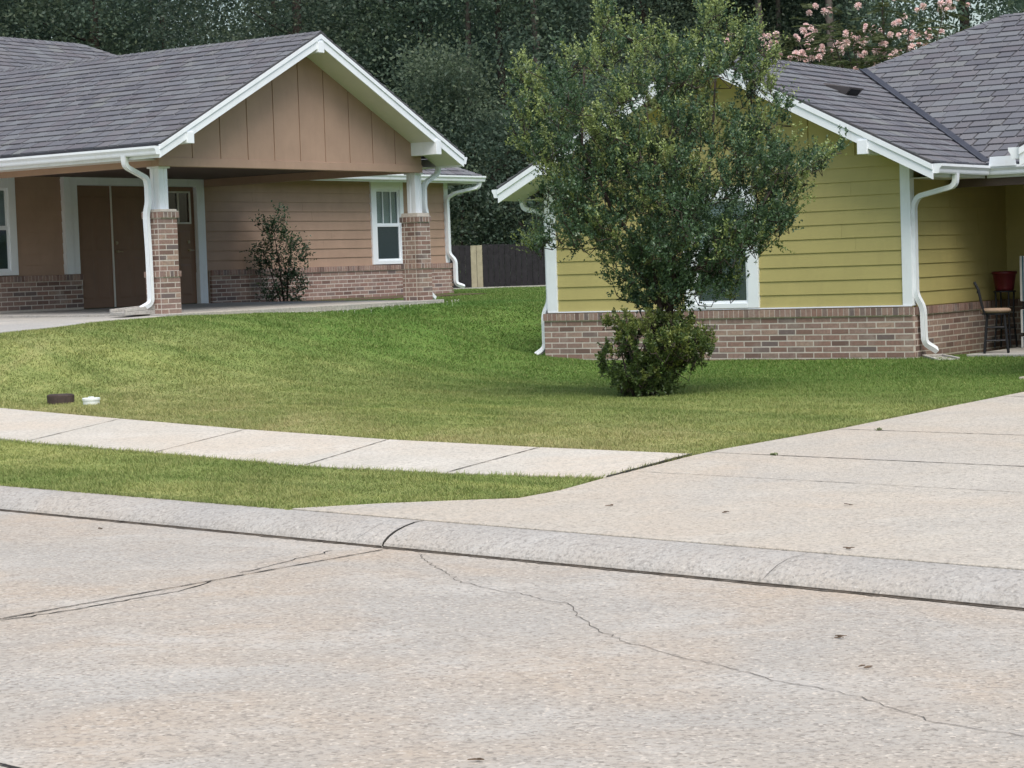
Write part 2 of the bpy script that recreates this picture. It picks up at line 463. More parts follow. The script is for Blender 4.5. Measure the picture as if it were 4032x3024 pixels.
def make_lawn():
    pts = []
    for gx in np.arange(-16, 14.01, .5):
        for gy in np.arange(9, 46, .5):
            pts.append((gx + random.uniform(-.1, .1), gy + random.uniform(-.1, .1)))
    for gx in np.arange(-72, 72.1, 6):
        for gy in np.arange(-30, 200.1, 6):
            if not (-17 < gx < 15 and 8 < gy < 47): pts.append((gx, gy))
    edges = []; bz = []
    for poly in PAVED:
        dn = []
        for i in range(len(poly)):
            p, q = np.array(poly[i]), np.array(poly[(i + 1) % len(poly)])
            L = np.linalg.norm((q - p)[:2])
            ts = [0.0] + [t for t in np.arange(.4, L, .4) / L if abs((p + (q - p) * t)[0]) < 16 and 5 < (p + (q - p) * t)[1] < 40 and 1 - t > .1 / L]
            for t in ts:
                r_ = p + (q - p) * t
                dn.append(tuple(r_[:2])); bz.append((r_[0], r_[1], .119 if poly is poly_road else (r_[2] - .002 if r_[2] != 0 else None)))
        b = len(pts); n = len(dn)
        pts += dn
        edges += [(b + i, b + (i + 1) % n) for i in range(n)]
    v, e, f, *_ = delaunay_2d_cdt([Vector(p) for p in pts], edges, [], 0, 1e-4)
    V = np.array([(p.x, p.y) for p in v]); Fc = np.array([t for t in f if len(t) == 3])
    cen = V[Fc].mean(1)
    keep = np.ones(len(Fc), bool)
    for poly in PAVED: keep &= ~inside(cen, poly)
    Fc = Fc[keep]
    Z = terrain(V)
    key = {(round(x, 3), round(y, 3)): z for x, y, z in bz if z is not None}
    for i in range(len(V)):
        z = key.get((round(V[i, 0], 3), round(V[i, 1], 3)))
        if z is not None and V[i, 1] < 24: Z[i] = z
    return np.column_stack([V, Z]), Fc
LV, LF = make_lawn()
lawn = tag(np_mesh('lawn', LV, LF, M['lawn']), kind='structure')

def make_grass():
    cen = LV[LF].mean(1)
    a, b, c = LV[LF[:, 0]], LV[LF[:, 1]], LV[LF[:, 2]]
    area = .5 * np.linalg.norm(np.cross(b - a, c - a), axis=1)
    D = cen[:, 1]; X = cen[:, 0]
    vis = (D > 12) & (D < 60) & (np.abs(X) < .27 * D + 1.2)
    loc = np.array([((p[0] - OY.x) * math.cos(YY) + (p[1] - OY.y) * math.sin(YY), -(p[0] - OY.x) * math.sin(YY) + (p[1] - OY.y) * math.cos(YY)) for p in cen])
    lb = np.array([((p[0] - OB.x) * math.cos(YB) + (p[1] - OB.y) * math.sin(YB), -(p[0] - OB.x) * math.sin(YB) + (p[1] - OB.y) * math.cos(YB)) for p in cen])
    vis &= ~((loc[:, 0] > -5.4) & (loc[:, 0] < 0.0) & (loc[:, 1] > .3)) & ~((loc[:, 0] >= -.2) & (loc[:, 1] > .8))
    vis &= ~((lb[:, 0] > -2) & (lb[:, 0] < 6.3) & (lb[:, 1] > .1)) & ~((lb[:, 0] > -4) & (lb[:, 0] < 13.2) & (lb[:, 1] > 5.1))
    dens = np.where(vis, np.clip(4200 * (20.0 / np.maximum(D, 10)) ** 1.6, 500, 6500), 0)
    nb = rng.poisson(area * dens)
    idx = np.repeat(np.arange(len(LF)), nb); n = len(idx)
    r1, r2 = rng.random(n), rng.random(n); s = np.sqrt(r1)
    P = a[idx] * (1 - s)[:, None] + b[idx] * (s * (1 - r2))[:, None] + c[idx] * (s * r2)[:, None]
    # mown height with clumps
    h = rng.uniform(.013, .032, n) * (1 + .35 * np.sin(P[:, 0] * 5.1 + 2 * np.sin(P[:, 1] * 3.3)) * np.sin(P[:, 1] * 4.3))
    far = np.clip((P[:, 1] - 20) / 20, 0, 1)
    w = rng.uniform(.0028, .0055, n) * (1 + 1.6 * far); h *= 1 + .35 * far
    th = rng.random(n) * 2 * np.pi; ln = rng.uniform(.2, 1.5, n) * h
    d = np.column_stack([np.cos(th), np.sin(th), np.zeros(n)]); sd_ = np.column_stack([-np.sin(th + rng.normal(0, .6, n)), np.cos(th), np.zeros(n)])
    P[:, 2] -= .004
    # ragged fringe leaning over the edges of the walk, drive and kerb
    eP, eD = [], []
    for line, side, dens_ in ((SWB[1:], -1, 210), (SWF[1:], 1, 260), (DRV[1:], -1, 230), ([TN(t, 8.94, .12) for t in (-21, -10.62)], -1, 200), ):
        A = np.array(line)
        for a_, b_ in zip(A[:-1], A[1:]):
            L_ = np.linalg.norm((b_ - a_)[:2]); m_ = int(L_ * dens_); tt = rng.random(m_)
            d_ = (b_ - a_)[:2] / L_; nrm = np.array([d_[1], -d_[0]]) * (-side)
            clumpy = .5 + .5 * np.sin(tt * L_ * 9 + a_[0] * 7) * np.sin(tt * L_ * 3.1)
            keep_ = rng.random(m_) < .25 + .75 * clumpy; tt = tt[keep_]; m_ = len(tt)
            q = a_ + (b_ - a_) * tt[:, None]; q[:, :2] -= nrm * rng.uniform(.0, .05, m_)[:, None]
            eP.append(q); eD.append(np.tile(nrm, (m_, 1)))
    eP = np.concatenate(eP); eD = np.concatenate(eD); me_ = len(eP)
    ang = rng.normal(0, .9, me_); ca, sa = np.cos(ang), np.sin(ang)
    eD3 = np.column_stack([eD[:, 0] * ca - eD[:, 1] * sa, eD[:, 0] * sa + eD[:, 1] * ca, np.zeros(me_)])
    P = np.concatenate([P, eP]); d = np.concatenate([d, eD3]); sd_ = np.concatenate([sd_, np.column_stack([-eD3[:, 1], eD3[:, 0], np.zeros(me_)])])
    w = np.concatenate([w, rng.uniform(.0025, .0045, me_)]); h = np.concatenate([h, rng.uniform(.02, .045, me_)]); ln = np.concatenate([ln, rng.uniform(.01, .07, me_)]); n = len(P)
    V = np.stack([P - sd_ * w[:, None], P + sd_ * w[:, None], P + d * ln[:, None] + np.array([0, 0, 1]) * h[:, None]], 1).reshape(-1, 3)
    F = np.arange(3 * n).reshape(-1, 3)
    # lush uncut fringe along the porch slab
    lx = ((P[:, 0] - OB.x) * math.cos(YB) + (P[:, 1] - OB.y) * math.sin(YB)); ly = (-(P[:, 0] - OB.x) * math.sin(YB) + (P[:, 1] - OB.y) * math.cos(YB))
    lush = np.clip(1 - np.abs(ly + .75) / .8, 0, 1) * ((lx > -1) & (lx < 9)) * .7
    o = np_mesh('grass', V, F, M['blade'], None, {'tint': np.repeat(lush, 3)})
    tag(o, 'short mown grass blades covering the front lawn and verge', 'grass', kind='stuff')
    return n
NGRASS = make_grass()

# ------------------------------------------------------------------ paved ground
def slab(name, top, mat, parent, thick=.12, z_off=0.0, gap=.006):
    c = Vector((sum(p[0] for p in top) / len(top), sum(p[1] for p in top) / len(top), 0))
    pts = []
    for p in top:
        q = Vector((p[0], p[1], 0)) - c; L = q.length
        q *= (L - gap) / L
        pts.append((c.x + q.x, c.y + q.y, p[2] + z_off))
    o = MB().quadprism([(x, y, z - thick) for x, y, z in pts], pts).build(name, mat, parent)
    return bevel(o, .006, 2)

def seg_z(t, n):
    return road_z(n)
# road: bedding sheet with concrete slabs on it
rb = MB()
rb.face([TN(-90, -1.6, -.10), TN(90, -1.6, -.10), TN(90, KERB + .3, -.10), TN(-90, KERB + .3, -.10)])
road = tag(rb.build('road', M['crack']), kind='structure')
def tj(k, n): return -9.28 + 6.1 * k - (.168 * (n - 8.5) if n > 3.75 else .168 * (3.75 - 8.5))
for k in range(-6, 6):
    for n0, n1 in ((3.795, KERB - .004), (-1.6, 3.783)):
        g = .006
        q = [TN(tj(k, n0) + g, n0, road_z(n0)), TN(tj(k + 1, n0) - g, n0, road_z(n0)), TN(tj(k + 1, n1) - g, n1, road_z(n1)), TN(tj(k, n1) + g, n1, road_z(n1))]
        bevel(MB().quadprism([(x, y, z - .09) for x, y, z in q], q).build('slab', M['road'], road), .006, 2)

def ribbon(mb, path, w, dz=.003, jitter=.0):
    path = [Vector(p) for p in path]
    # subdivide and roughen
    pts = []
    for a, b in zip(path[:-1], path[1:]):
        m = max(1, int((b - a).length / .05))
        for i in range(m): pts.append(a.lerp(b, i / m))
    pts.append(path[-1])
    L, Rr = [], []
    for i, p in enumerate(pts):
        d = (pts[min(i + 1, len(pts) - 1)] - pts[max(i - 1, 0)]); d.z = 0; d.normalize()
        s = Vector((-d.y, d.x, 0))
        pj = p + s * random.gauss(0, jitter)
        ww = w * random.uniform(.6, 1.3) * (1 if 0 < i < len(pts) - 1 else .1)
        L.append((pj.x + s.x * ww, pj.y + s.y * ww, p.z + dz)); Rr.append((pj.x - s.x * ww, pj.y - s.y * ww, p.z + dz))
    for i in range(len(pts) - 1): mb.face([Rr[i], Rr[i + 1], L[i + 1], L[i]])
CR1 = [(-0.577, 12.344, .002), (-0.493, 11.872, .007), (-0.444, 11.643, .009), (-0.34, 11.288, .012), (-0.324, 11.154, .014), (-0.213, 10.911, .016), (-0.108, 10.734, .017), (-0.001, 10.607, .017), (0.118, 10.384, .018), (0.209, 10.215, .019), (0.261, 10.099, .02), (0.26, 9.872, .023), (0.321, 9.513, .027), (0.394, 9.183, .031), (0.474, 8.991, .032), (0.626, 8.678, .034), (0.805, 8.387, .036), (0.962, 8.089, .038), (1.161, 7.825, .039), (1.226, 7.703, .039), (1.313, 7.478, .041), (1.393, 7.262, .043), (1.516, 7.095, .044), (1.654, 6.985, .043), (1.9, 6.8, .042)]
def rz_fix(path): return [(x, y, road_z(tn(x, y)[1])) for x, y, z in path]
mb = MB(); ribbon(mb, rz_fix(CR1), .0021, .003, .009); mb.build('crack', M['crackpale'], road)
mb = MB(); ribbon(mb, rz_fix([(-2.466, 10.048, 0), (-2.212, 10.342, 0), (-1.989, 10.65, 0), (-1.764, 10.949, 0), (-1.637, 11.235, 0), (-1.641, 11.358, 0)]), .006, .003, .008); mb.build('crack', M['crack'], road)
mb = MB(); ribbon(mb, rz_fix([(-1.548, 11.628, 0), (-1.428, 11.839, 0), (-1.291, 12.182, 0), (-1.17, 12.416, 0), (-1.096, 12.614, 0)]), .004, .003, .008); mb.build('crack', M['crack'], road)

# kerb: rolled profile in sections with open joints
curb = tag(MB().face([TN(-60, KERB + .01, -.02), TN(60, KERB + .01, -.02), TN(60, KERB + .33, .06), TN(-60, KERB + .33, .06)]).build('curb', M['dirt']), kind='structure')
PROF = [(0.0, -.09), (0.0, .012), (.010, .028), (.05, .058), (.11, .085), (.19, .108), (.27, .121), (.345, .125), (.345, -.09)]
def kerb_section(t0, t1):
    me = MB(); N = 10
    rows = []
    for i in range(N + 1):
        t = t0 + (t1 - t0) * i / N
        rows.append([TN(t, KERB + dn, dz) for dn, dz in PROF])
    b = 0
    for r in rows: me.v += r
    k = len(PROF)
    for i in range(N):
        for j in range(k - 1):
            me.f.append((i * k + j, (i + 1) * k + j, (i + 1) * k + j + 1, i * k + j + 1)); me.m.append(1 if j == 0 else 0)
    me.f.append(tuple(range(k))); me.m.append(0); me.f.append(tuple(N * k + j for j in range(k))); me.m.append(0)
    me.build('curb_section', [M['curb'], M['dirt']], curb)
for k in range(-7, 7): kerb_section(-9.36 + 6.1 * k + .008, -9.36 + 6.1 * (k + 1) - .008)
jt = MB(); ribbon(jt, [TN(tj(0, n), n, road_z(n)) for n in np.linspace(3.8, 8.56, 30)], .0065, .003, .002); jt.build('joint', M['crack'], road)
jt = MB(); ribbon(jt, [TN(t, 3.789, road_z(3.789)) for t in np.linspace(-16, 2, 90)], .007, .003, .002); jt.build('joint', M['crack'], road)
jt = MB(); ribbon(jt, [TN(-9.36, KERB + dn, dz) for dn, dz in PROF[1:8]], .009, .004, .001); jt.build('joint', M['crack'], curb)
# silt line in the gutter and hairline cracks across the kerb
mb = MB(); ribbon(mb, [TN(-30 + i * .25, KERB - .012, road_z(KERB - .012)) for i in range(160)], .010, .004, .007); mb.build('gutter_silt', M['dirt'], curb)
for t in (-9.62, -6.55):
    mb = MB(); pts = [TN(t + .012 * i + random.gauss(0, .006), KERB + dn, dz + .002) for i, (dn, dz) in enumerate(PROF[1:8])]
    ribbon(mb, pts, .0013, .002, .003); mb.build('crack', M['crack'], curb)

# sidewalk
sidewalk = empty('sidewalk'); tag(sidewalk, kind='structure')
for i in range(len(SWB) - 1):
    slab('slab', [SWB[i], SWF_J[i], SWF_J[i + 1], SWB[i + 1]], M['walk'], sidewalk, .14, .012, .009)
for k in range(8):
    t0, t1 = -3.3 + 3 * k, -3.3 + 3 * (k + 1)
    slab('slab', [TN(t0, 10.85, .19), TN(t1, 10.85, .19), TN(t1, 12.3, .23), TN(t0, 12.3, .23)], M['walk'], sidewalk, .14, .012, .009)

for i in range(1, len(SWB)):
    a, b = Vector(SWB[i]), Vector(SWF_J[i]); up = Vector((0, 0, .012))
    jt = MB(); ribbon(jt, [tuple(a.lerp(b, k / 8) + up) for k in range(9)], .006 if i < len(SWB) - 1 else .016, .003, .002); jt.build('joint', M['crack'], sidewalk)
# driveway
driveway = empty('driveway'); tag(driveway, kind='structure')
dtn = [(*tn(p[0], p[1]), p[2]) for p in DRV]
def d_z(n): return float(np.interp(n, [8.9, 9.4, 10.3, 10.94, 12.18, 12.6, 14.2, 16, 17.8, 20.1, 30], [.122, .135, .16, .18, .22, .23, .26, .29, .31, .325, .335]))
def d_t(n):
    ns = [8.9] + [q[1] for q in dtn[3:]]; ts = [dtn[0][0]] + [q[0] for q in dtn[3:]]
    return float(np.interp(n, ns, ts))
cuts = [8.955, 11.27, 12.34, 14.08, 17.2, nl]
for n0, n1 in zip(cuts[:-1], cuts[1:]):
    if n0 < 9:
        left = [DRV[4], DRV[3], DRV[2], DRV[1], TN(dtn[0][0], 8.955, .125)]
        left = [TN(d_t(n1), n1, d_z(n1))] + left
        right = [TN(DRV_R + .9, n0, d_z(n0)), TN(DRV_R, 10.2, d_z(10.2)), TN(DRV_R, n1, d_z(n1))]
        top = left + right
    else:
        mid = [q for q in dtn[3:] if n0 + .05 < q[1] < n1 - .05]
        top = [TN(d_t(n1), n1, d_z(n1))] + [TN(q[0], q[1], d_z(q[1])) for q in reversed(mid)] + [TN(d_t(n0), n0, d_z(n0)), TN(DRV_R, n0, d_z(n0)), TN(DRV_R, n1, d_z(n1))]
    slab('slab', top, M['drive'], driveway, .14, .008, .008)
for n in cuts[1:-1]:
    jt = MB(); ribbon(jt, [TN(d_t(n) + .01 + (DRV_R - d_t(n)) * k / 60, n, d_z(n) + .008) for k in range(61)], .008 if n > 12 else .003, .003, .002); jt.build('joint', M['crack'], driveway)
# floor of the yellow house carport
bevel(MB().box(2.9, 9.7, -3.9, 1.2, -.12, .0).build('slab', M['drive'], driveway), .006)
fl = driveway.children[-1]; fl.matrix_world = Matrix.Translation(OY) @ Matrix.Rotation(YY, 4, 'Z')

# ------------------------------------------------------------------ building generators
class House:
    def __init__(s, name, o, a, label):
        s.root = empty(name, o, a); tag(s.root, label, 'house')
        s.bricks = []; s.shingles = []
        s.M = Matrix.Translation(o) @ Matrix.Rotation(a, 4, 'Z')
    def part(s, name, mb, mat, parent=None, bev=0, smooth=False):
        o = mb.build(name, mat, parent or s.root, smooth)
        if bev: bevel(o, bev)
        return o

MESHC = {}
def cached(key, fn):
    if key not in MESHC: MESHC[key] = fn()
    return MESHC[key]

CO, BL, JT = .0762, .254, .016
def brick_wall(H, o, d, n, L, z0, courses, parent, cap=True, proud=.0, ret=.0, cuts=()):
    """o: start corner (outer face) ; d: along ; n: outward normal (2D unit vectors, house frame). Bricks 50 mm deep."""
    d = Vector((*d, 0)); n = Vector((*n, 0)); o = Vector((*o, 0))
    def put(a0, a1, za, zb, depth, out):
        w, h = a1 - a0, zb - za
        key = ('brick', round(w, 3), round(h, 3), round(depth, 3))
        def mk():
            j = .0015
            lo = [(0, 0, 0), (w, 0, 0), (w, depth, 0), (0, depth, 0)]
            me = MB().quadprism([(x + random.uniform(-j, j), y, z + random.uniform(-j, j)) for x, y, z in lo], [(x + random.uniform(-j, j), y, h + random.uniform(-j, j)) for x, y, z in lo])
            return me.mesh('brick', M['brick'])
        me = cached(key, mk)
        p = o + d * a0 + n * (out + random.uniform(-.0015, .0015)) + Vector((0, 0, za))
        mat = Matrix(((d.x, -n.x, 0, p.x), (d.y, -n.y, 0, p.y), (0, 0, 1, p.z), (0, 0, 0, 1)))
        H.bricks.append((mat, me, parent, w * h))
    for c in range(courses):
        za = z0 + c * CO; zb = za + CO - JT
        a = -BL / 2 if c % 2 else 0.0
        while a < L - .02:
            a0, a1 = max(a, ret), min(a + BL - JT, L)
            if a1 - a0 > .03:
                put(a0, a1, za, zb, .05, proud)
            a += BL
    if cap:
        za = z0 + courses * CO; a = ret
        q0, q1 = o + d * (ret + .003), o + d * (L - .003); e0, e1 = n * (proud + .019), n * (-.045)
        A = [q0 + e1, q1 + e1, q1 + e0, q0 + e0]
        H.part('mortar_bed', MB().quadprism([p + Vector((0, 0, za - .004)) for p in A], [p + Vector((0, 0, za + .092)) for p in A]), M['mortar'], parent)
        while a < L - .03:
            put(a, min(a + .066, L), za, za + .098, .05, proud + .022)
            a += .076

def finish_pieces(H, kind, lst, name_rest, limit=290):
    """the largest (seen from the street) become single objects, the others one joined part"""
    camp = H.M.inverted() @ Vector((0, 0, CAMZ))
    def score(it):
        mat, me, parent, area = it[:4]
        c = mat.translation; v = camp - c
        vis = 1.0
        w = H.M @ c
        if abs(w.x) > .245 * w.y + .1: vis = .01
        if len(it) > 4: vis *= it[4]
        nrm = mat.to_3x3() @ (Vector((0, -1, 0)) if kind == 'brick' else Vector((0, 0, 1)))
        return area * vis * max(0.0, nrm.dot(v.normalized())) / v.length_squared
    lst = sorted(lst, key=score, reverse=True)
    for it in lst[:limit]:
        ob = bpy.data.objects.new(kind, it[1]); COL.objects.link(ob)
        ob.parent = it[2]; ob.matrix_local = it[0]
    rest = lst[limit:]
    if rest:
        V, F = [], []; b = 0
        for it in rest:
            me = it[1]
            co = np.empty(len(me.vertices) * 3); me.vertices.foreach_get('co', co); co = co.reshape(-1, 3)
            m = np.array(it[0]); V.append(co @ m[:3, :3].T + m[:3, 3])
            for p in me.polygons: F.append(tuple(b + i for i in p.vertices))
            b += len(co)
        V = np.concatenate(V)
        me = bpy.data.meshes.new(name_rest); me.from_pydata(V.tolist(), [], F); me.materials.append(M[kind if kind in M else 'brick'])
        o = link_mesh(name_rest, me, H.root); o['kind'] = 'stuff'

def siding(H, o, d, n, L, z0, z1, mat, parent, openings=(), ex=.178, a_start=0.0):
    d = Vector((*d, 0)); n = Vector((*n, 0)); o = Vector((*o, 0))
    z = z0
    while z < z1 - .02:
        zt = min(z + ex, z1)
        segs = [(a_start, L)]
        for a0, a1, b0, b1 in openings:
            if min(zt, b1) - max(z, b0) > .05:
                ns = []
                for s0, s1 in segs:
                    if a1 <= s0 or a0 >= s1: ns.append((s0, s1)); continue
                    if a0 > s0: ns.append((s0, a0))
                    if a1 < s1: ns.append((a1, s1))
                segs = ns
        cutsegs = []
        for s0, s1 in segs:
            c_ = s0 + random.uniform(1.2, 3.6)
            while c_ < s1 - .5:
                cutsegs.append((s0, c_ - .0012)); s0 = c_ + .0012; c_ += 3.6
            cutsegs.append((s0, s1))
        for s0, s1 in cutsegs:
            if s1 - s0 < .03: continue
            pts = [(.024, z), (.009, zt + .012), (.0, zt + .012), (.0, z)]
            A = [o + d * s0 + n * q + Vector((0, 0, w)) for q, w in pts]
            B = [o + d * s1 + n * q + Vector((0, 0, w)) for q, w in pts]
            MB().quadprism(A, B).build('siding_board', mat, parent)
        z += ex

def clip_range(poly, v):
    """u-range of a convex polygon (list of (u,v)) at height v"""
    us = []
    n = len(poly)
    for i in range(n):
        (u0, v0), (u1, v1) = poly[i], poly[(i + 1) % n]
        if (v0 - v) * (v1 - v) <= 0 and abs(v1 - v0) > 1e-9:
            us.append(u0 + (u1 - u0) * (v - v0) / (v1 - v0))
    return (min(us), max(us)) if len(us) >= 2 else None

EXPO = .205
def shingle_plane(H, o, u, up, poly, parent, vis=1.0):
    """o origin on the eave, u along the eave, up the slope; poly in (u,v) metres"""
    u = Vector(u).normalized(); up = Vector(up).normalized(); nrm = u.cross(up).normalized(); o = Vector(o)
    if nrm.z < 0: nrm = -nrm
    vmax = max(p[1] for p in poly); vmin = min(p[1] for p in poly)
    mat0 = Matrix(((u.x, up.x, nrm.x, 0), (u.y, up.y, nrm.y, 0), (u.z, up.z, nrm.z, 0), (0, 0, 0, 1)))
    # deck
    dk = MB(); top = [o + u * a + up * b - nrm * .002 for a, b in poly]; dk.quadprism([p - nrm * .03 for p in top], top)
    H.part('roof_deck', dk, M['deck'], parent)
    v = vmin; row = 0
    while v < vmax - .03:
        v1 = min(v + EXPO + .03, vmax - .001)
        r0 = clip_range(poly, min(v + 1e-4, vmax)); r1 = clip_range(poly, v1)
        rm = clip_range(poly, min(v + EXPO, vmax - .001))
        if not r0 or not r1 or not rm: break
        a = min(r0[0], rm[0]); end = max(r0[1], rm[1])
        a += -random.uniform(0, .25)
        while a < end:
            w = random.choice((.20, .24, .27, .30, .35)); gp = random.choice((.006, .014, .026))
            a0, a1 = a + .003, a + w - gp
            b0, b1 = max(a0, r0[0]), min(a1, r0[1]); t0, t1 = max(a0, rm[0]), min(a1, rm[1])
            thick = random.choice((.014, .017, .020)); a += w
            if b1 - b0 < .01 and t1 - t0 < .01: continue
            if b1 - b0 < .004: b0 = b1 = min(max((t0 + t1) / 2, r0[0]), r0[1]); b1 = b0 + .004
            if t1 - t0 < .004: t0 = t1 = min(max((b0 + b1) / 2, rm[0]), rm[1]); t1 = t0 + .004
            full = abs(b0 - a0) < 1e-6 and abs(b1 - a1) < 1e-6 and abs(t0 - a0) < 1e-6 and abs(t1 - a1) < 1e-6
            tv = v1 - v
            def mk(b0=b0, b1=b1, t0=t0, t1=t1, thick=thick, tv=tv, ref=a0):
                lo = [(b0 - ref, 0, .002), (b1 - ref, 0, .002), (t1 - ref, tv, 0), (t0 - ref, tv, 0)]
                hi = [(b0 - ref, .0, thick + .006), (b1 - ref, .0, thick + .006), (t1 - ref, tv, .0035), (t0 - ref, tv, .0035)]
                return MB().quadprism(lo, hi).mesh('shingle', M['shingle'])
            me = cached(('sh', w, gp, thick, round(tv, 3)), mk) if full else mk()
            p = o + u * a0 + up * v
            mt = mat0.copy(); mt.translation = p
            H.shingles.append((mt, me, parent, (b1 - b0 + t1 - t0) * .5 * tv, vis))
        v += EXPO; row += 1

def ridge_caps(H, p0, p1, left_dir, right_dir, parent, w=.14, step=.15):
    """folded cap shingles from p0 (low or front) to p1"""
    p0, p1 = Vector(p0), Vector(p1); d = (p1 - p0); L = d.length; d.normalize()
    l, r = Vector(left_dir).normalized(), Vector(right_dir).normalized()
    nu = (-(l + r)).normalized() if (l + r).length > 1e-6 else Vector((0, 0, 1))
    if nu.z < 0: nu = -nu
    k = 0
    while k * step < L:
        a = p0 + d * (k * step); b = p0 + d * min((k + 1) * step + .03, L)
        o1, o2 = nu * .026, nu * .014
        mb = MB()
        A = [a + l * w + o1 - nu * .012, a + o1, a + r * w + o1 - nu * .012]; B = [b + l * w + o2 - nu * .012, b + o2, b + r * w + o2 - nu * .012]
        mb.quadprism([A[0] - nu * .012, A[1] - nu * .012, B[1] - nu * .012, B[0] - nu * .012], [A[0], A[1], B[1], B[0]])
        mb.quadprism([A[1] - nu * .012, A[2] - nu * .012, B[2] - nu * .012, B[1] - nu * .012], [A[1], A[2], B[2], B[1]])
        H.part('ridge_cap', mb, M['shingle'], parent)
        k += 1

GPROF = [(0, 0), (.080, 0), (.088, .018), (.093, .05), (.112, .078), (.118, .086), (.118, .118), (.108, .118), (.108, .09), (.083, .052), (.078, .012), (.008, .012), (.008, .118), (0, .118)]
def gutter(H, p0, p1, out, name='gutter'):
    p0, p1 = Vector(p0), Vector(p1); out = Vector((*out, 0))
    A = [p0 + out * q + Vector((0, 0, w)) for q, w in GPROF]; B = [p1 + out * q + Vector((0, 0, w)) for q, w in GPROF]
    mb = MB().quadprism(A, B)
    # end caps
    C = [(0, 0), (.080, 0), (.088, .018), (.093, .05), (.112, .078), (.118, .086), (.118, .118), (0, .118)]
    dd = (p1 - p0).normalized()
    for p, s in ((p0, -1), (p1, 1)):
        mb.quadprism([p + out * q + Vector((0, 0, w)) + dd * (.001 * s) for q, w in C], [p + out * q + Vector((0, 0, w)) + dd * (.004 * s) for q, w in C])
    return H.part(name, mb, M['dspout'])

def fillet(path, r=.07, k=4):
    P = [Vector(p) for p in path]; out = [P[0]]
    for i in range(1, len(P) - 1):
        a, b, c = P[i - 1], P[i], P[i + 1]
        d1, d2 = (a - b), (c - b); m = min(r, d1.length * .45, d2.length * .45)
        q0, q1 = b + d1.normalized() * m, b + d2.normalized() * m
        for j in range(k + 1):
            t = j / k; out.append((q0 * (1 - t) + b * t) * (1 - t) + (b * (1 - t) + q1 * t) * t)
    out.append(P[-1]); return out

def downspout(H, path, side, parent=None, w=.082, dp=.06):
    """corrugated rectangular pipe; side: horizontal unit vector across the wide face"""
    P = fillet(path); s = Vector((*side, 0)).normalized()
    prof = []
    for (x0, y0), (x1, y1) in zip(((-1, -1), (1, -1), (1, 1), (-1, 1)), ((1, -1), (1, 1), (-1, 1), (-1, -1))):
        for k in range(6):
            t = k / 6; e = 1.0 if k % 2 == 0 else .93
            x, y = x0 + (x1 - x0) * t, y0 + (y1 - y0) * t
            prof.append((x * w / 2 * (e if abs(x) > .99 else 1), y * dp / 2 * (e if abs(y) > .99 else 1)))
    mb = MB(); n = len(prof)
    for i, p in enumerate(P):
        d = (P[min(i + 1, len(P) - 1)] - P[max(i - 1, 0)]).normalized()
        sv = (s - d * s.dot(d)).normalized(); nv = d.cross(sv).normalized()
        for x, y in prof: mb.v.append(tuple(p + sv * x + nv * y))
    for i in range(len(P) - 1):
        for k in range(n):
            k2 = (k + 1) % n
            mb.f.append((i * n + k, i * n + k2, (i + 1) * n + k2, (i + 1) * n + k)); mb.m.append(0)
    mb.f.append(tuple(range(n))); mb.m.append(0)
    # open dark mouth, set back inside the lip
    e = (len(P) - 1) * n; dend = (P[-1] - P[-2]).normalized()
    inner = []
    for k in range(n):
        q = P[-1] + (Vector(mb.v[e + k]) - P[-1]) * .88; mb.v.append(tuple(q)); inner.append(len(mb.v) - 1)
    deep = []
    for k in inner:
        mb.v.append(tuple(Vector(mb.v[k]) - dend * .05)); deep.append(len(mb.v) - 1)
    for k in range(n):
        k2 = (k + 1) % n
        mb.f.append((e + k, e + k2, inner[k2], inner[k])); mb.m.append(0)
        mb.f.append((inner[k], inner[k2], deep[k2], deep[k])); mb.m.append(1)
    mb.f.append(tuple(deep)); mb.m.append(1)
    return H.part('downspout', mb, [M['dspout'], M['dark']], parent)

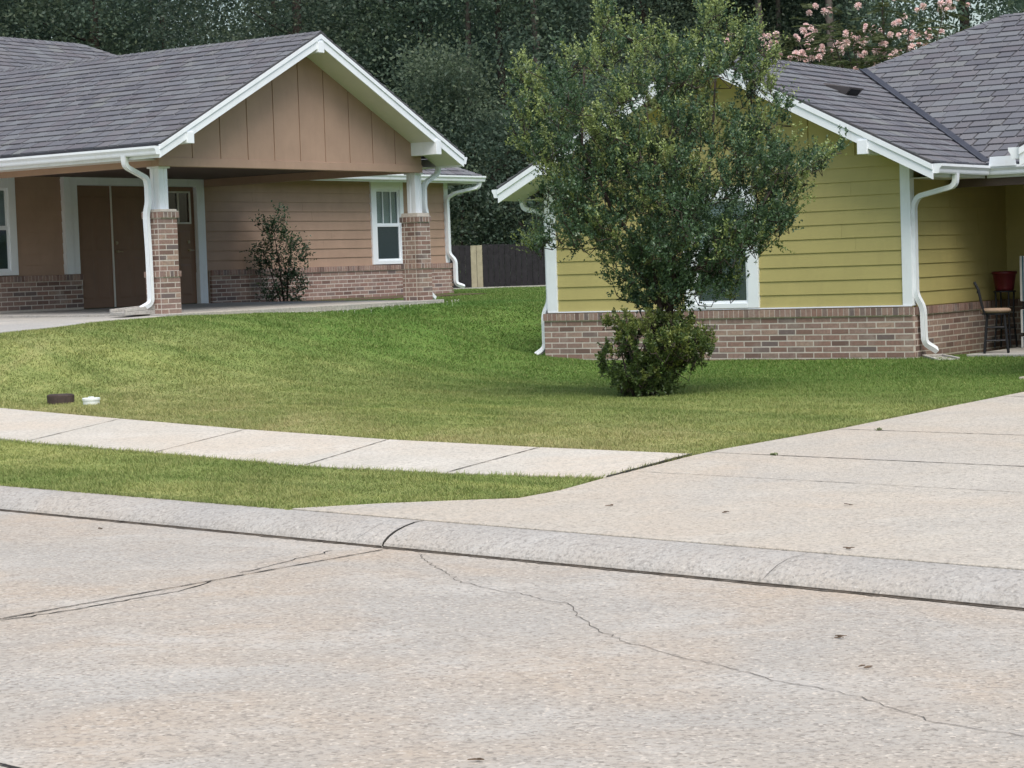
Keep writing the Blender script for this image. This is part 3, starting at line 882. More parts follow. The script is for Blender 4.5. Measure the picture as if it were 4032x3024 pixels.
def window(H, x0, x1, z0, z1, yf, g0, g1, h0, h1, rail, lites=0, blind=True, sgn=1):
    """trim box x0..x1, z0..z1 on the wall at y=yf (facing -y); glass g0..g1, h0..h1; meeting rail at z=rail"""
    f = MB()
    f.box(x0, g0, yf - .035, yf + .05, z0, z1); f.box(g1, x1, yf - .035, yf + .05, z0, z1)
    f.box(g0, g1, yf - .032, yf + .05, h1, z1); f.box(g0, g1, yf - .04, yf + .05, z0, h0)
    wn_ = H.part('window', f, M['vinyl'], None, .004)
    s = MB()      # sashes
    e = .035
    for a, b, yy in ((rail, h1, yf + .012), (h0, rail, yf - .004)):
        s.box(g0, g0 + e, yy, yy + .03, a, b); s.box(g1 - e, g1, yy, yy + .03, a, b)
        s.box(g0 + e, g1 - e, yy + .001, yy + .029, a, a + e); s.box(g0 + e, g1 - e, yy + .001, yy + .029, b - e, b)
    H.part('sash', s, M['vinyl'], wn_)
    for i in range(lites):
        xm = g0 + (g1 - g0) * (i + 1) / (lites + 1)
        H.part('muntin', MB().box(xm - .008, xm + .008, yf + .008, yf + .026, rail + e, h1 - e), M['vinyl'], wn_)
    H.part('pane', MB().box(g0 + e, g1 - e, yf + .028, yf + .032, rail + e, h1 - e), M['glass'], wn_)
    H.part('pane', MB().box(g0 + e, g1 - e, yf + .012, yf + .016, h0 + e, rail - e), M['glass'], wn_)
    H.part('screen', MB().box(g0 + e, g1 - e, yf + .017, yf + .019, h0 + e, rail - e), M['screen'], wn_)
    if blind:
        z = rail - .02
        while z < h1 - .02:
            H.part('blind_slat', MB().quadprism([(g0 + .02, yf + .055, z), (g1 - .02, yf + .055, z), (g1 - .02, yf + .064, z + .038), (g0 + .02, yf + .064, z + .038)], [(g0 + .02, yf + .057, z), (g1 - .02, yf + .057, z), (g1 - .02, yf + .066, z + .038), (g0 + .02, yf + .066, z + .038)]), M['blind'], wn_)
            z += .036
    H.part('interior', MB().box(g0 - .03, g1 + .03, yf + .16, yf + .18, h0 - .03, h1 + .03), M['dark'], wn_)
    return wn_

def gable_roof(H, xc, half, y0, y1, zr, parent, sl=.5, overhang_wall=.5, vis=1.0, y1v=None):
    """gable facing -y : shingled slopes from rake y0 back to y1; valley-cut back edge towards y1v at the ridge"""
    ln = math.sqrt(1 + sl * sl)
    for sg in (-1, 1):
        o = Vector((xc + sg * half, y0, zr - sl * half))
        up = Vector((-sg, 0, sl)); W = half * ln
        yb = (y1v if y1v is not None else y1) - y0
        poly = [(0, 0), (y1 - y0, 0), (yb, W), (0, W)]
        shingle_plane(H, o, (0, 1, 0), up, poly, parent, vis)
    L = (y1v if y1v is not None else y1)
    ridge_caps(H, (xc, y0, zr + .004), (xc, L, zr + .004), (-1, 0, -sl), (1, 0, -sl), parent)

def rake_trim(H, xc, half, y0, zr, sl=.5, yw=0.0, brackets=()):
    """fascia boards, drip edge, soffit and outlookers of a gable end; y0 is the outer face"""
    ft = .118
    for sg in (-1, 1):
        e = half
        def zz(x): return zr - sl * abs(x - xc) - .035
        xa, xb = xc, xc + sg * e
        for nm, y_a, y_b, top, bot in (('fascia', y0 + .012, y0 + .036, -.055, -.055 - ft), ('rake_trim', y0 - .004, y0 + .03, .012, -.055)):
            P = [(xa, zz(xa) + top), (xb, zz(xb) + top), (xb, zz(xb) + bot), (xa, zz(xa) + bot)]
            H.part(nm, MB().quadprism([(x, y_a, z) for x, z in P], [(x, y_b, z) for x, z in P]), M['white'])
        P = [(xa, zz(xa) - .14), (xb - sg * .02, zz(xb - sg * .02) - .14), (xb - sg * .02, zz(xb - sg * .02) - .155), (xa, zz(xa) - .155)]
        H.part('soffit', MB().quadprism([(x, y0 + .037, z) for x, z in P], [(x, yw + .05, z) for x, z in P]), M['soffit'])
    for bx, zb in brackets:
        H.part('outlooker', MB().box(bx - .068, bx + .068, y0 - .014, yw, zb, zr - sl * (abs(bx - xc) + .068) - .10), M['white'], None, .004)

def gable_panels(H, x0, x1, xc, zr, zb, y, seams, mat, sl=.5, nm='gable_panel'):
    cut = [x0] + list(seams) + [x1]
    def top(x): return zr - sl * abs(x - xc) - .14
    for a, b in zip(cut[:-1], cut[1:]):
        a2, b2 = a + .011, b - .011
        P = [(a2, zb), (b2, zb)]
        if b2 > xc > a2: P += [(b2, top(b2)), (xc, top(xc)), (a2, top(a2))]
        else: P += [(b2, top(b2)), (a2, top(a2))]
        if min(p[1] for p in P[2:]) < zb + .01: 
            P = [(x, max(z, zb + .012)) for x, z in P[:2]] and [P[0], P[1]] + [(x, max(z, zb + .012)) for x, z in P[2:]]
        H.part(nm, MB().quadprism([(x, y, z) for x, z in P], [(x, y + .02, z) for x, z in P]), mat)
    # backing sheet behind the seams
    P = [(x0, zb), (x1, zb), (x1, max(top(x1), zb + .01)), (xc, top(xc)), (x0, max(top(x0), zb + .01))]
    H.part('gable_wall', MB().quadprism([(x, y + .016, z) for x, z in P], [(x, y + .08, z) for x, z in P]), mat)

def brick_column(H, x, y, w, z0, ztop, zband, post_top):
    core = MB().box(x + .0015, x + w - .0015, y + .0015, y + w - .0015, z0, ztop)
    core.box(x - .0062, x + w + .0062, y - .0062, y + w + .0062, z0, zband)
    c = H.part('column', core, M['mortar'])
    def ring(off, za, n):
        for k in range(n):
            z = za + k * CO; f = k % 2
            W = w + 2 * off
            brick_ring(H, x - off, y - off, W, z, f, c)
    n1 = int(round((zband - z0) / CO)); ring(.008, z0, n1)
    z = z0 + n1 * CO
    cap_ring(H, x - .022, y - .022, w + .044, z, c); z += .092
    n2 = int((ztop - .10 - z) / CO); ring(0, z, n2); z += n2 * CO
    cap_ring(H, x - .022, y - .022, w + .044, z, c); z += .085
    H.part('mortar_cap', MB().box(x - .018, x + w + .018, y - .018, y + w + .018, z, z + .012), M['mortar'], c)
    z += .012
    p = MB(); cx, cy, h = x + w / 2, y + w / 2, .088
    p.box(cx - h + .012, cx + h - .012, cy - h + .012, cy + h - .012, z, post_top)
    for sx in (-1, 1):       # corner boards
        for sy in (-1, 1):
            xa, xb = sorted((cx + sx * h, cx + sx * (h - .062))); ya, yb = sorted((cy + sy * h, cy + sy * (h - .062)))
            p.box(xa, xb, ya, yb, z + .03, post_top - .03)
    H.part('post', p, M['white'])
    H.part('post_base', MB().box(cx - h - .03, cx + h + .03, cy - h - .03, cy + h + .03, z, z + .028), M['white'], None, .004)
    H.part('post_cap', MB().box(cx - h - .03, cx + h + .03, cy - h - .03, cy + h + .03, post_top - .028, post_top), M['white'], None, .004)
    return c

def put_box_brick(H, x0, x1, y0, y1, z0, z1, parent, face):
    w, d, h = x1 - x0, y1 - y0, z1 - z0
    me = cached(('bb', round(w, 3), round(d, 3), round(h, 3)), lambda: MB().box(0, w, 0, d, 0, h).mesh('brick', M['brick']))
    m = Matrix.Translation((x0, y0, z0))
    H.bricks.append((m, me, parent, max(w, d) * h * (1 if face else .3)))

def brick_ring(H, x, y, W, z, f, par):
    D = .05; h = CO - JT; s = .235 if f else .085
    # front & back runs: full width, two bricks; sides between them
    for (ya, yb, fr) in ((y, y + D, True), (y + W - D, y + W, False)):
        put_box_brick(H, x, x + s, ya, yb, z, z + h, par, fr); put_box_brick(H, x + s + JT, x + W, ya, yb, z, z + h, par, fr)
    i0, i1 = y + D + JT, y + W - D - JT
    m = i0 + (.06 if f else .15)
    for (xa, xb, fr) in ((x, x + D, True), (x + W - D, x + W, False)):
        put_box_brick(H, xa, xb, i0, m, z, z + h, par, fr); put_box_brick(H, xa, xb, m + JT, i1, z, z + h, par, fr)

def cap_ring(H, x, y, W, z, par):
    n = 5; bw = (W - (n - 1) * JT) / n; h = .082; D = .06
    H.part('mortar_bed', MB().box(x + .003, x + W - .003, y + .003, y + W - .003, z - .003, z + h - .004), M['mortar'], par)
    for k in range(n):
        a = x + k * (bw + JT)
        put_box_brick(H, a, a + bw, y, y + D, z, z + h, par, True); put_box_brick(H, a, a + bw, y + W - D, y + W, z, z + h, par, False)
    L = W - 2 * D - 2 * JT; bw2 = (L - 2 * JT) / 3
    for k in range(3):
        b = y + D + JT + k * (bw2 + JT)
        put_box_brick(H, x, x + D, b, b + bw2, z, z + h, par, True); put_box_brick(H, x + W - D, x + W, b, b + bw2, z, z + h, par, False)

def hip_roof(H, x0, x1, y0, y1, ze, parent, sl=.5, vis=1.0, hide_front=None):
    """rectangular hip roof, ridge along x"""
    dp = (y1 - y0) / 2; ln = math.sqrt(1 + sl * sl); W = dp * ln
    Lx = x1 - x0
    shingle_plane(H, (x0, y0, ze), (1, 0, 0), (0, 1, sl), [(0, 0), (Lx, 0), (Lx - dp, W), (dp, W)], parent, vis)
    zr = ze + sl * dp
    for q in ([(x0, y1, ze), (x1, y1, ze), (x1 - dp, y0 + dp, zr), (x0 + dp, y0 + dp, zr)],):
        H.part('roof_deck', MB().quadprism([Vector(p) - Vector((0, 0, .03)) for p in q], q), M['shingle'], parent)
    Ly = y1 - y0
    shingle_plane(H, (x1, y0, ze), (0, 1, 0), (-1, 0, sl), [(0, 0), (Ly, 0), (dp, W)], parent, vis * .5)
    q = [(x0, y1, ze), (x0, y0, ze), (x0 + dp, y0 + dp, zr)]
    H.part('roof_deck', MB().quadprism([Vector(p) - Vector((0, 0, .03)) for p in q], q), M['shingle'], parent)
    ridge_caps(H, (x0 + dp, y0 + dp, zr), (x1 - dp, y0 + dp, zr), (0, -1, -sl), (0, 1, -sl), parent)
    for (xa, sg) in ((x0, 1), (x1, -1)):
        a = Vector((xa, y0, ze)); b = Vector((xa + sg * dp, y0 + dp, zr)); d = (b - a).normalized()
        l = Vector((0, -1, -sl)); l = (l - d * l.dot(d)).normalized(); r = Vector((-sg, 0, -sl)); r = (r - d * r.dot(d)).normalized()
        ridge_caps(H, a, b, l, r, parent)

# ------------------------------------------------------------------ brown house
def brown_house():
    H = House('brown_house', OB, YB, 'brown sided house with open gabled porch, brick columns and double doors')
    WY = 4.93
    # porch slab
    H.part('porch_slab', MB().quadprism([(-.1, -.2, -.45), (6.40, -.2, -.45), (6.40, 4.95, -.45), (-.1, 4.95, -.45)], [(-.1, -.2, 0), (6.40, -.2, 0), (6.40, 4.95, .04), (-.1, 4.95, .04)]), M['slab'], None, .008)
    # siding wall with openings
    wall = H.part('wall', MB().box(-4.0, 2.955, WY, WY + .02, .0, .60).box(5.825, 13.30, WY, WY + .02, .0, .60).box(-4, .78, WY, WY + .02, .6, 2.5).box(1.47, 2.97, WY, WY + .02, .6, 2.5).box(5.82, 10.95, WY, WY + .02, .6, 2.5).box(11.70, 13.3, WY, WY + .02, .6, 2.5).box(.78, 1.47, WY, WY + .02, 2.06, 2.5).box(10.95, 11.7, WY, WY + .02, 2.13, 2.5).box(2.97, 5.82, WY, WY + .02, 2.14, 2.5).box(-4, 13.3, 15.2, 15.3, 0, 2.4).box(13.2, 13.29, WY, 15.2, 0, 2.4).box(-4, -3.9, WY, 15.2, 0, 2.4), M['brown'])
    ops = [(.60 + 4, 1.62 + 4, 0, 2.4), (2.64 + 4, 6.02 + 4, 0, 2.30), (10.79 + 4, 11.81 + 4, 0, 2.4)]
    siding(H, (-4, WY), (1, 0), (0, -1), 17.3, .625, 2.42, M['brown'], wall, ops)
    siding(H, (13.3, WY), (0, 1), (1, 0), 10.3, .625, 2.42, M['brown'], wall)
    # brick wainscot
    bw = H.part('brick_wall', MB().box(-4, 2.99, 4.8515, WY, -.12, .615), M['mortar']); bw2 = H.part('brick_wall', MB().box(6.13, 13.30, 4.8515, WY, -.30, .615), M['mortar']); bw3 = H.part('brick_wall', MB().box(13.301, 13.3685, 4.90, 15.2, -.3, .615), M['mortar'])
    brick_wall(H, (-4, 4.85), (1, 0), (0, -1), 6.99, .075, 6, bw)
    brick_wall(H, (6.12, 4.85), (1, 0), (0, -1), 7.25, -.0012, 7, bw2)
    brick_wall(H, (13.37, 4.85), (0, 1), (1, 0), 2.0, -.0012, 7, bw3, ret=.06)
    # door surround
    tr = MB()
    tr.box(2.64, 2.80, 4.83, WY, .635, 2.33); tr.box(2.80, 2.96, 4.855, WY + .03, .635, 2.27)
    tr.box(2.96, 5.82, 4.85, WY, 2.13, 2.27); tr.box(4.66, 4.93, 4.86, WY + .03, .04, 2.13)
    tr.box(5.82, 6.02, 4.85, WY + .03, .04, 2.27)
    H.part('door_trim', tr, M['white'], None, .004)
    # double storage doors and entrance door
    def leaf(x0, x1, hinge):
        d = MB(); d.box(x0, x1, WY + .005, WY + .04, .05, 2.125)
        dr = H.part('door', d, M['browndoor'])
        m = (x1 - x0)
        for (a, b, z0, z1) in ((.13, .46, .20, .90), (.54, .87, .20, .90), (.13, .46, 1.02, 1.95), (.54, .87, 1.02, 1.95)):
            q = MB(); xa, xb = x0 + m * a, x0 + m * b
            q.quadprism([(xa, WY + .004, z0), (xb, WY + .004, z0), (xb, WY + .004, z1), (xa, WY + .004, z1)], [(xa + .03, WY - .001, z0 + .03), (xb - .03, WY - .001, z0 + .03), (xb - .03, WY - .001, z1 - .03), (xa + .03, WY - .001, z1 - .03)])
            H.part('door_panel', q, M['browndoor'], dr)
        return dr
    d1 = leaf(2.965, 3.79, 0); d2 = leaf(3.80, 4.655, 1)
    H.part('astragal', MB().box(3.775, 3.805, WY - .012, WY + .004, .05, 2.125), M['soffit'], d1)
    def handle(dr, x, z):
        mb = MB(); mb.tube([(x, WY + .004, z), (x, WY - .05, z)], .022, 10); mb.tube([(x, WY - .045, z), (x + .10, WY - .05, z - .004)], .011, 8)
        H.part('handle', mb, M['brass'], dr)
        H.part('deadbolt', MB().tube([(x, WY + .004, z + .15), (x, WY - .025, z + .15)], .028, 12), M['brass'], dr)
    handle(d2, 3.88, 1.0)
    d3 = H.part('door', MB().box(4.935, 5.815, WY + .01, WY + .045, .05, 1.50).box(4.935, 5.15, WY + .01, WY + .045, 1.5, 2.02).box(5.70, 5.815, WY + .01, WY + .045, 1.5, 2.02).box(4.935, 5.815, WY + .01, WY + .045, 2.02, 2.125), M['browndoor'])
    handle(d3, 5.64, 1.0)
    lf = MB(); lf.box(5.10, 5.15, WY - .006, WY + .02, 1.5, 2.02); lf.box(5.70, 5.735, WY - .006, WY + .02, 1.5, 2.02); lf.box(5.1, 5.735, WY - .005, WY + .02, 2.02, 2.05); lf.box(5.1, 5.735, WY - .005, WY + .02, 1.47, 1.5)
    lf.box(5.41, 5.44, WY - .004, WY + .02, 1.5, 2.02)
    H.part('lite_frame', lf, M['soffit'], d3)
    H.part('pane', MB().box(5.15, 5.70, WY + .022, WY + .026, 1.5, 2.02), M['glass'], d3)
    H.part('interior', MB().box(5.10, 5.75, WY + .12, WY + .13, 1.45, 2.05), M['dark'], d3)
    for z0, z1 in ((.2, .75), (.85, 1.35)):
        for xa, xb in ((5.05, 5.33), (5.42, 5.70)):
            H.part('door_panel', MB().quadprism([(xa, WY + .009, z0), (xb, WY + .009, z0), (xb, WY + .009, z1), (xa, WY + .009, z1)], [(xa + .03, WY, z0 + .03), (xb - .03, WY, z0 + .03), (xb - .03, WY, z1 - .03), (xa + .03, WY, z1 - .03)]), M['browndoor'], d3)
    window(H, .60, 1.62, .645, 2.27, WY - .02, .78, 1.47, .72, 2.06, 1.42, 2)
    window(H, 10.79, 11.81, .645, 2.29, WY - .02, 10.95, 11.70, .72, 2.13, 1.43, 2)
    H.part('corner_board', MB().box(13.20, 13.335, WY - .03, WY - .001, .64, 2.30).box(13.306, 13.335, WY, WY + .1, .64, 2.3), M['white'], None, .003)
    # porch frame: beams, ceiling, gable
    H.part('beam', MB().box(0.0, 6.17, -.015, .13, 2.13, 2.255), M['brown'], None, .004)
    H.part('beam', MB().box(.0, .13, .131, 4.90, 2.13, 2.30), M['brown'], None, .004)
    H.part('beam', MB().box(6.04, 6.17, .131, 4.90, 2.13, 2.30), M['brown'], None, .004)
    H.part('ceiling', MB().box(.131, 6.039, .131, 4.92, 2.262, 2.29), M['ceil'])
    gable_panels(H, 0.0, 6.17, 3.1, 4.20, 2.257, 0.0, (.71, 1.31, 1.91, 2.51, 3.11, 3.71, 4.31, 4.89, 5.47), M['brown'])
    brick_column(H, 0.0, 0.0, .335, 0, 1.51, .57, 2.13)
    brick_column(H, 5.99, 0.0, .335, 0, 1.46, .56, 2.13)
    # roofs
    roof = H.part('roof', MB().box(-3.9, 13.1, 5.0, 15.0, 2.36, 2.40), M['soffit'])
    gable_roof(H, 3.1, 3.57, -.52, 4.40, 4.20, roof, vis=1.0, y1v=7.97)
    rake_trim(H, 3.1, 3.57, -.52, 4.20, .5, 0.0, ((.14, 2.425), (3.08, 3.89), (5.96, 2.40)))
    hip_roof(H, -4.55, 13.85, 4.40, 15.8, 2.42, roof, vis=.6)
    # eave boxes and gutters
    H.part('eave_fascia', MB().box(-.455, -.435, -.48, 4.4, 2.21, 2.375), M['white']); H.part('eave_fascia', MB().box(6.635, 6.655, -.48, 4.4, 2.21, 2.375), M['white'])
    H.part('soffit', MB().box(-.434, 0, .05, 4.4, 2.215, 2.225), M['soffit']); H.part('soffit', MB().box(6.171, 6.634, .05, 4.4, 2.215, 2.225), M['soffit'])
    gutter(H, (-.456, -.50, 2.255), (-.456, 4.3, 2.255), (-1, 0))
    gutter(H, (6.656, -.50, 2.255), (6.656, 4.3, 2.255), (1, 0))
    H.part('eave_fascia', MB().box(6.66, 13.82, 4.43, 4.45, 2.26, 2.40), M['white']); H.part('soffit', MB().box(6.0, 13.82, 4.451, WY, 2.30, 2.31), M['soffit'])
    H.part('eave_fascia', MB().box(13.82, 13.84, 4.43, 15.8, 2.26, 2.40), M['white'])
    gutter(H, (6.4, 4.429, 2.295), (13.9, 4.429, 2.295), (0, -1))
    gutter(H, (-4.5, 4.429, 2.295), (-.6, 4.429, 2.295), (0, -1))
    # downspouts
    downspout(H, [(-.52, .15, 2.27), (-.50, .16, 2.12), (-.10, .155, 1.96), (-.075, .155, 1.86), (-.075, .155, 1.60), (-.085, .20, 1.44), (-.085, .18, .9), (-.085, .175, .16), (-.20, .27, .085)], (0, 1))
    downspout(H, [(6.70, .06, 2.27), (6.69, .06, 2.13), (6.40, .10, 1.98), (6.36, .12, 1.90), (6.36, .12, 1.56), (6.40, .12, 1.46), (6.40, .12, .12), (6.52, .1, .02)], (0, 1))
    downspout(H, [(13.80, 4.40, 2.31), (13.76, 4.42, 2.18), (13.33, 4.72, 2.07), (13.22, 4.84, 1.97), (13.24, 4.85, .82), (13.34, 4.77, .68), (13.34, 4.77, .20), (13.50, 4.68, .13)], (1, 0))
    finish_pieces(H, 'brick', H.bricks, 'brick_courses'); finish_pieces(H, 'shingle', H.shingles, 'shingle_courses')
    return H
BH = brown_house()

# ------------------------------------------------------------------ yellow house
def yellow_house():
    H = House('yellow_house', OY, YY, 'mustard yellow sided house with brick base and covered porch')
    F = .06
    wl = MB()
    wl.box(-5.50, -3.16, F, F + .02, .3, 2.6); wl.box(-2.35, -.02, F, F + .02, .3, 2.6); wl.box(-3.16, -2.35, F, F + .02, .3, .70); wl.box(-3.16, -2.35, F, F + .02, 2.12, 2.6)
    wl.box(-.082, -.062, F + .02, 3.30, .3, 2.6); wl.box(-.06, 9.5, 3.28, 3.30, -.1, 2.6); wl.box(-5.50, -5.48, F + .02, 10.3, -.1, 2.5); wl.box(-5.48, 9.5, 10.28, 10.3, -.1, 2.5); wl.box(9.48, 9.5, 3.3, 10.28, -.1, 2.5)
    wall = H.part('wall', wl, M['yellow'])
    siding(H, (-5.5, F), (1, 0), (0, -1), 5.44, .646, 2.57, M['yellow'], wall, [(-3.29 + 5.5, -2.18 + 5.5, .6, 2.27)])
    siding(H, (-.062, F), (0, 1), (1, 0), 3.22, .646, 2.57, M['yellow'], wall)
    siding(H, (-.06, 3.28), (1, 0), (0, -1), 9.5, .646, 2.57, M['yellow'], wall)
    siding(H, (-5.5, 10.3), (0, -1), (-1, 0), 10.2, .646, 2.5, M['yellow'], wall)
    H.part('sill_strip', MB().box(-5.52, -.02, .012, .03, .645, .662), M['white'])
    bw = H.part('brick_wall', MB().box(-5.5785, -.0015, .0015, .058, -.35, .628).box(-.06, -.0015, .059, 3.27, -.35, .628).box(-.06, 9.5, 3.2015, 3.279, -.2, .628).box(-5.5785, -5.51, .059, 10.3, -.35, .628), M['mortar'])
    brick_wall(H, (-5.58, 0), (1, 0), (0, -1), 5.58, .004 - CO, 8, bw)
    brick_wall(H, (0, 0), (0, 1), (1, 0), 3.20, .004 - CO, 8, bw, ret=.06)
    brick_wall(H, (.0, 3.20), (1, 0), (0, -1), 4.0, .004, 7, bw)
    brick_wall(H, (-5.58, 2.6), (0, -1), (-1, 0), 2.54, .004, 7, bw)
    # corner boards
    cb = MB(); cb.box(-.145, -.012, .018, .058, .652, 2.50); cb.box(-.06, -.013, .059, .15, .652, 2.40)
    H.part('corner_board', cb, M['white'], None, .003)
    cb = MB(); cb.box(-5.53, -5.36, .018, .058, .652, 2.50); cb.box(-5.53, -5.503, .059, .15, .652, 2.40)
    H.part('corner_board', cb, M['white'], None, .003)
    window(H, -3.30, -2.18, .664, 2.27, F - .02, -3.14, -2.34, .73, 2.11, 1.44, 0)
    gable_panels(H, -5.49, -.03, -2.72, 4.03, 2.575, F - .012, (-4.72, -4.06, -3.40, -2.74, -2.08, -1.42, -.76), M['yellow'])
    roof = H.part('roof', MB().box(-5.4, -.1, .15, 1.5, 2.40, 2.42).box(-5.4, 9.4, 3.4, 10.2, 2.40, 2.42), M['soffit'])
    gable_roof(H, -2.72, 3.24, -.50, 1.20, 4.03, roof, y1v=4.44)
    rake_trim(H, -2.72, 3.24, -.50, 4.03, .5, F, ((-5.22, 2.555), (-2.72, 3.76), (-.40, 2.56)))
    hip_roof(H, -5.96, 10.2, 1.20, 10.9, 2.41, roof)
    # valley strip
    a, b = Vector((.50, 1.22, 2.43)), Vector((-2.70, 4.42, 4.045)); d = (b - a).normalized()
    s1 = Vector((-1, 0, .5)); s1 = (s1 - d * s1.dot(d)).normalized(); s2 = Vector((0, 1, .5)); s2 = (s2 - d * s2.dot(d)).normalized()
    nu = d.cross(s2).normalized(); nu = nu if nu.z > 0 else -nu
    v = MB(); w = .05; up = Vector((0, 0, .026))
    v.quadprism([a + s1 * w, a, b, b + s1 * w], [a + s1 * w + up, a + up, b + up, b + s1 * w + up]); v.quadprism([a, a + s2 * w * 1.3, b + s2 * w * 1.3, b], [a + up, a + s2 * w * 1.3 + up, b + s2 * w * 1.3 + up, b + up])
    H.part('valley_flashing', v, M['flash'], roof)
    # gutters, fascia
    H.part('eave_fascia', MB().box(.485, .505, -.46, 1.2, 2.24, 2.395), M['white']); H.part('eave_fascia', MB().box(-5.945, -5.925, -.46, 10.5, 2.24, 2.395), M['white'])
    H.part('soffit', MB().box(-.05, .484, .08, 1.2, 2.245, 2.255), M['soffit']); H.part('soffit', MB().box(-5.924, -5.5, .08, 10.5, 2.245, 2.255), M['soffit'])
    H.part('eave_fascia', MB().box(.52, 9.9, 1.225, 1.245, 2.24, 2.395), M['white'])
    H.part('ceiling', MB().box(.0, 9.5, 1.25, 3.27, 2.36, 2.38), M['ceil']); H.part('beam', MB().box(.0, 9.5, 1.26, 1.36, 2.14, 2.355), M['ceil'])  # beam takes the dark ceiling colour as painted shade under the gutter
    gutter(H, (.506, -.46, 2.275), (.506, 1.11, 2.275), (1, 0)); gutter(H, (.506, 1.224, 2.275), (3.2, 1.224, 2.275), (0, -1))
    gutter(H, (-5.946, -.48, 2.275), (-5.946, 10.4, 2.275), (-1, 0))
    sg = MB(); sg.quadprism([(.60, 1.09, 2.38), (.97, 1.09, 2.38), (.97, 1.098, 2.38), (.60, 1.098, 2.38)], [(.62, 1.085, 2.505), (.95, 1.085, 2.505), (.95, 1.093, 2.505), (.62, 1.093, 2.505)])
    H.part('splash_guard', sg, M['dspout'])
    downspout(H, [(.565, .12, 2.29), (.55, .125, 2.13), (.06, .10, 2.02), (.0, .10, 1.91), (.0, .10, .80), (.07, .16, .62), (.075, .17, .18), (.16, .34, .075)], (0, 1))
    downspout(H, [(-6.0, .18, 2.29), (-5.99, .18, 2.13), (-5.66, .16, 2.05), (-5.575, .15, 1.95), (-5.575, .15, .80), (-5.65, .12, .63), (-5.65, .12, .15), (-5.77, .05, .06)], (0, 1))
    # slant-back roof vent on the right slope
    vt = MB(); nx, nz = .4472, .8944
    def rp(x, y, h=0.0): return Vector((x, y, 4.03 - .5 * (x + 2.72) + .012)) + Vector((nx, 0, nz)) * h
    vt.quadprism([rp(-1.92, 1.50), rp(-1.58, 1.50), rp(-1.58, 1.86), rp(-1.92, 1.86)], [rp(-1.90, 1.51, .03), rp(-1.54, 1.47, .13), rp(-1.54, 1.89, .13), rp(-1.90, 1.85, .03)])
    vo = H.part('roof_vent', vt, M['ventm'], roof)
    H.part('vent_mouth', MB().quadprism([rp(-1.566, 1.53, .02), rp(-1.566, 1.83, .02), rp(-1.556, 1.83, .02), rp(-1.556, 1.53, .02)], [rp(-1.556, 1.53, .10), rp(-1.556, 1.83, .10), rp(-1.548, 1.83, .10), rp(-1.548, 1.53, .10)]), M['dark'], vo)
    # porch floor
    H.part('porch_slab', MB().box(.42, 9.5, .66, 3.19, -.35, .005), M['slab'], None, .008)
    # unseen storage-room block past the frame edge, added to keep light off the porch
    porch_shade_block = H.part('wall', MB().box(2.75, 9.4, -.15, 3.27, -.1, 2.35), M['yellow'])
    siding(H, (2.75, 3.2), (0, -1), (-1, 0), 3.35, .646, 2.3, M['yellow'], porch_shade_block)
    # carport gable beyond the frame edge
    gable_roof(H, 6.50, 3.57, -3.85, 1.20, 4.16, roof, y1v=4.7, vis=.2)
    rake_trim(H, 6.50, 3.57, -3.85, 4.16, .5, -3.35, ((3.5, 2.4), (6.5, 3.85), (9.5, 2.4)))
    gable_panels(H, 3.4, 9.6, 6.5, 4.16, 2.255, -3.34, (4.0, 4.6, 5.2, 5.8, 6.4, 7.0, 7.6, 8.2, 8.8), M['yellow'])
    H.part('beam', MB().box(3.4, 9.6, -3.35, -3.22, 2.13, 2.253), M['yellow']); H.part('beam', MB().box(3.4, 3.53, -3.21, 1.25, 2.13, 2.25), M['yellow'])
    gutter(H, (2.915, -3.80, 2.245), (2.915, 1.1, 2.245), (-1, 0))
    H.part('eave_fascia', MB().box(2.917, 2.937, -3.8, 1.1, 2.2, 2.36), M['white'])
    brick_column(H, 3.4, -3.33, .335, 0, 1.5, .57, 2.13); brick_column(H, 9.25, -3.33, .335, 0, 1.5, .57, 2.13)
    finish_pieces(H, 'brick', H.bricks, 'brick_courses'); finish_pieces(H, 'shingle', H.shingles, 'shingle_courses')
    return H
YH = yellow_house()

# ------------------------------------------------------------------ small things by the houses
def splash_block(loc, rz, L, W, h, label):
    r = MB()
    r.quadprism([(0, -W / 2, 0), (L, -W / 2 * 1.15, 0), (L, W / 2 * 1.15, 0), (0, W / 2, 0)], [(0, -W / 2, h * .55), (L, -W / 2 * 1.15, h * .35), (L, W / 2 * 1.15, h * .35), (0, W / 2, h * .55)])
    for s in (-1, 1):
        ya, yb = s * W / 2, s * (W / 2 - .035); yc, yd = s * W / 2 * 1.15, s * (W / 2 * 1.15 - .035)
        r.quadprism([(0, ya, h * .56), (L, yc, h * .36), (L, yd, h * .36), (0, yb, h * .56)], [(0, ya, h), (L, yc, h * .7), (L, yd, h * .7), (0, yb, h)])
    r.quadprism([(0, -W / 2, h * .56), (.04, -W / 2, h * .56), (.04, W / 2, h * .56), (0, W / 2, h * .56)], [(0, -W / 2, h * 1.02), (.04, -W / 2, h * 1.02), (.04, W / 2, h * 1.02), (0, W / 2, h * 1.02)])
    o = bevel(r.build('splash_block', M['slab']), .006); o.location = loc; o.rotation_euler = (0, 0, rz)
    tag(o, label, 'splash block', 'splash blocks under the downspouts')
splash_block(BW(.10, .34, .002), YB + R(172), .62, .34, .13, 'grey concrete splash block under downspout at the brown porch column')
p = YW(-5.62, .02); splash_block((p.x, p.y, float(terrain([(p.x, p.y)])[0]) + .035), YY + R(170), .70, .28, .075, 'pale splash block beside the left brick corner of the yellow house')
p = YW(.12, .30); splash_block((p.x, p.y, float(terrain([(p.x, p.y)])[0]) - .01), YY - R(50), .62, .28, .06, 'thin concrete splash block below downspout at the dark porch')

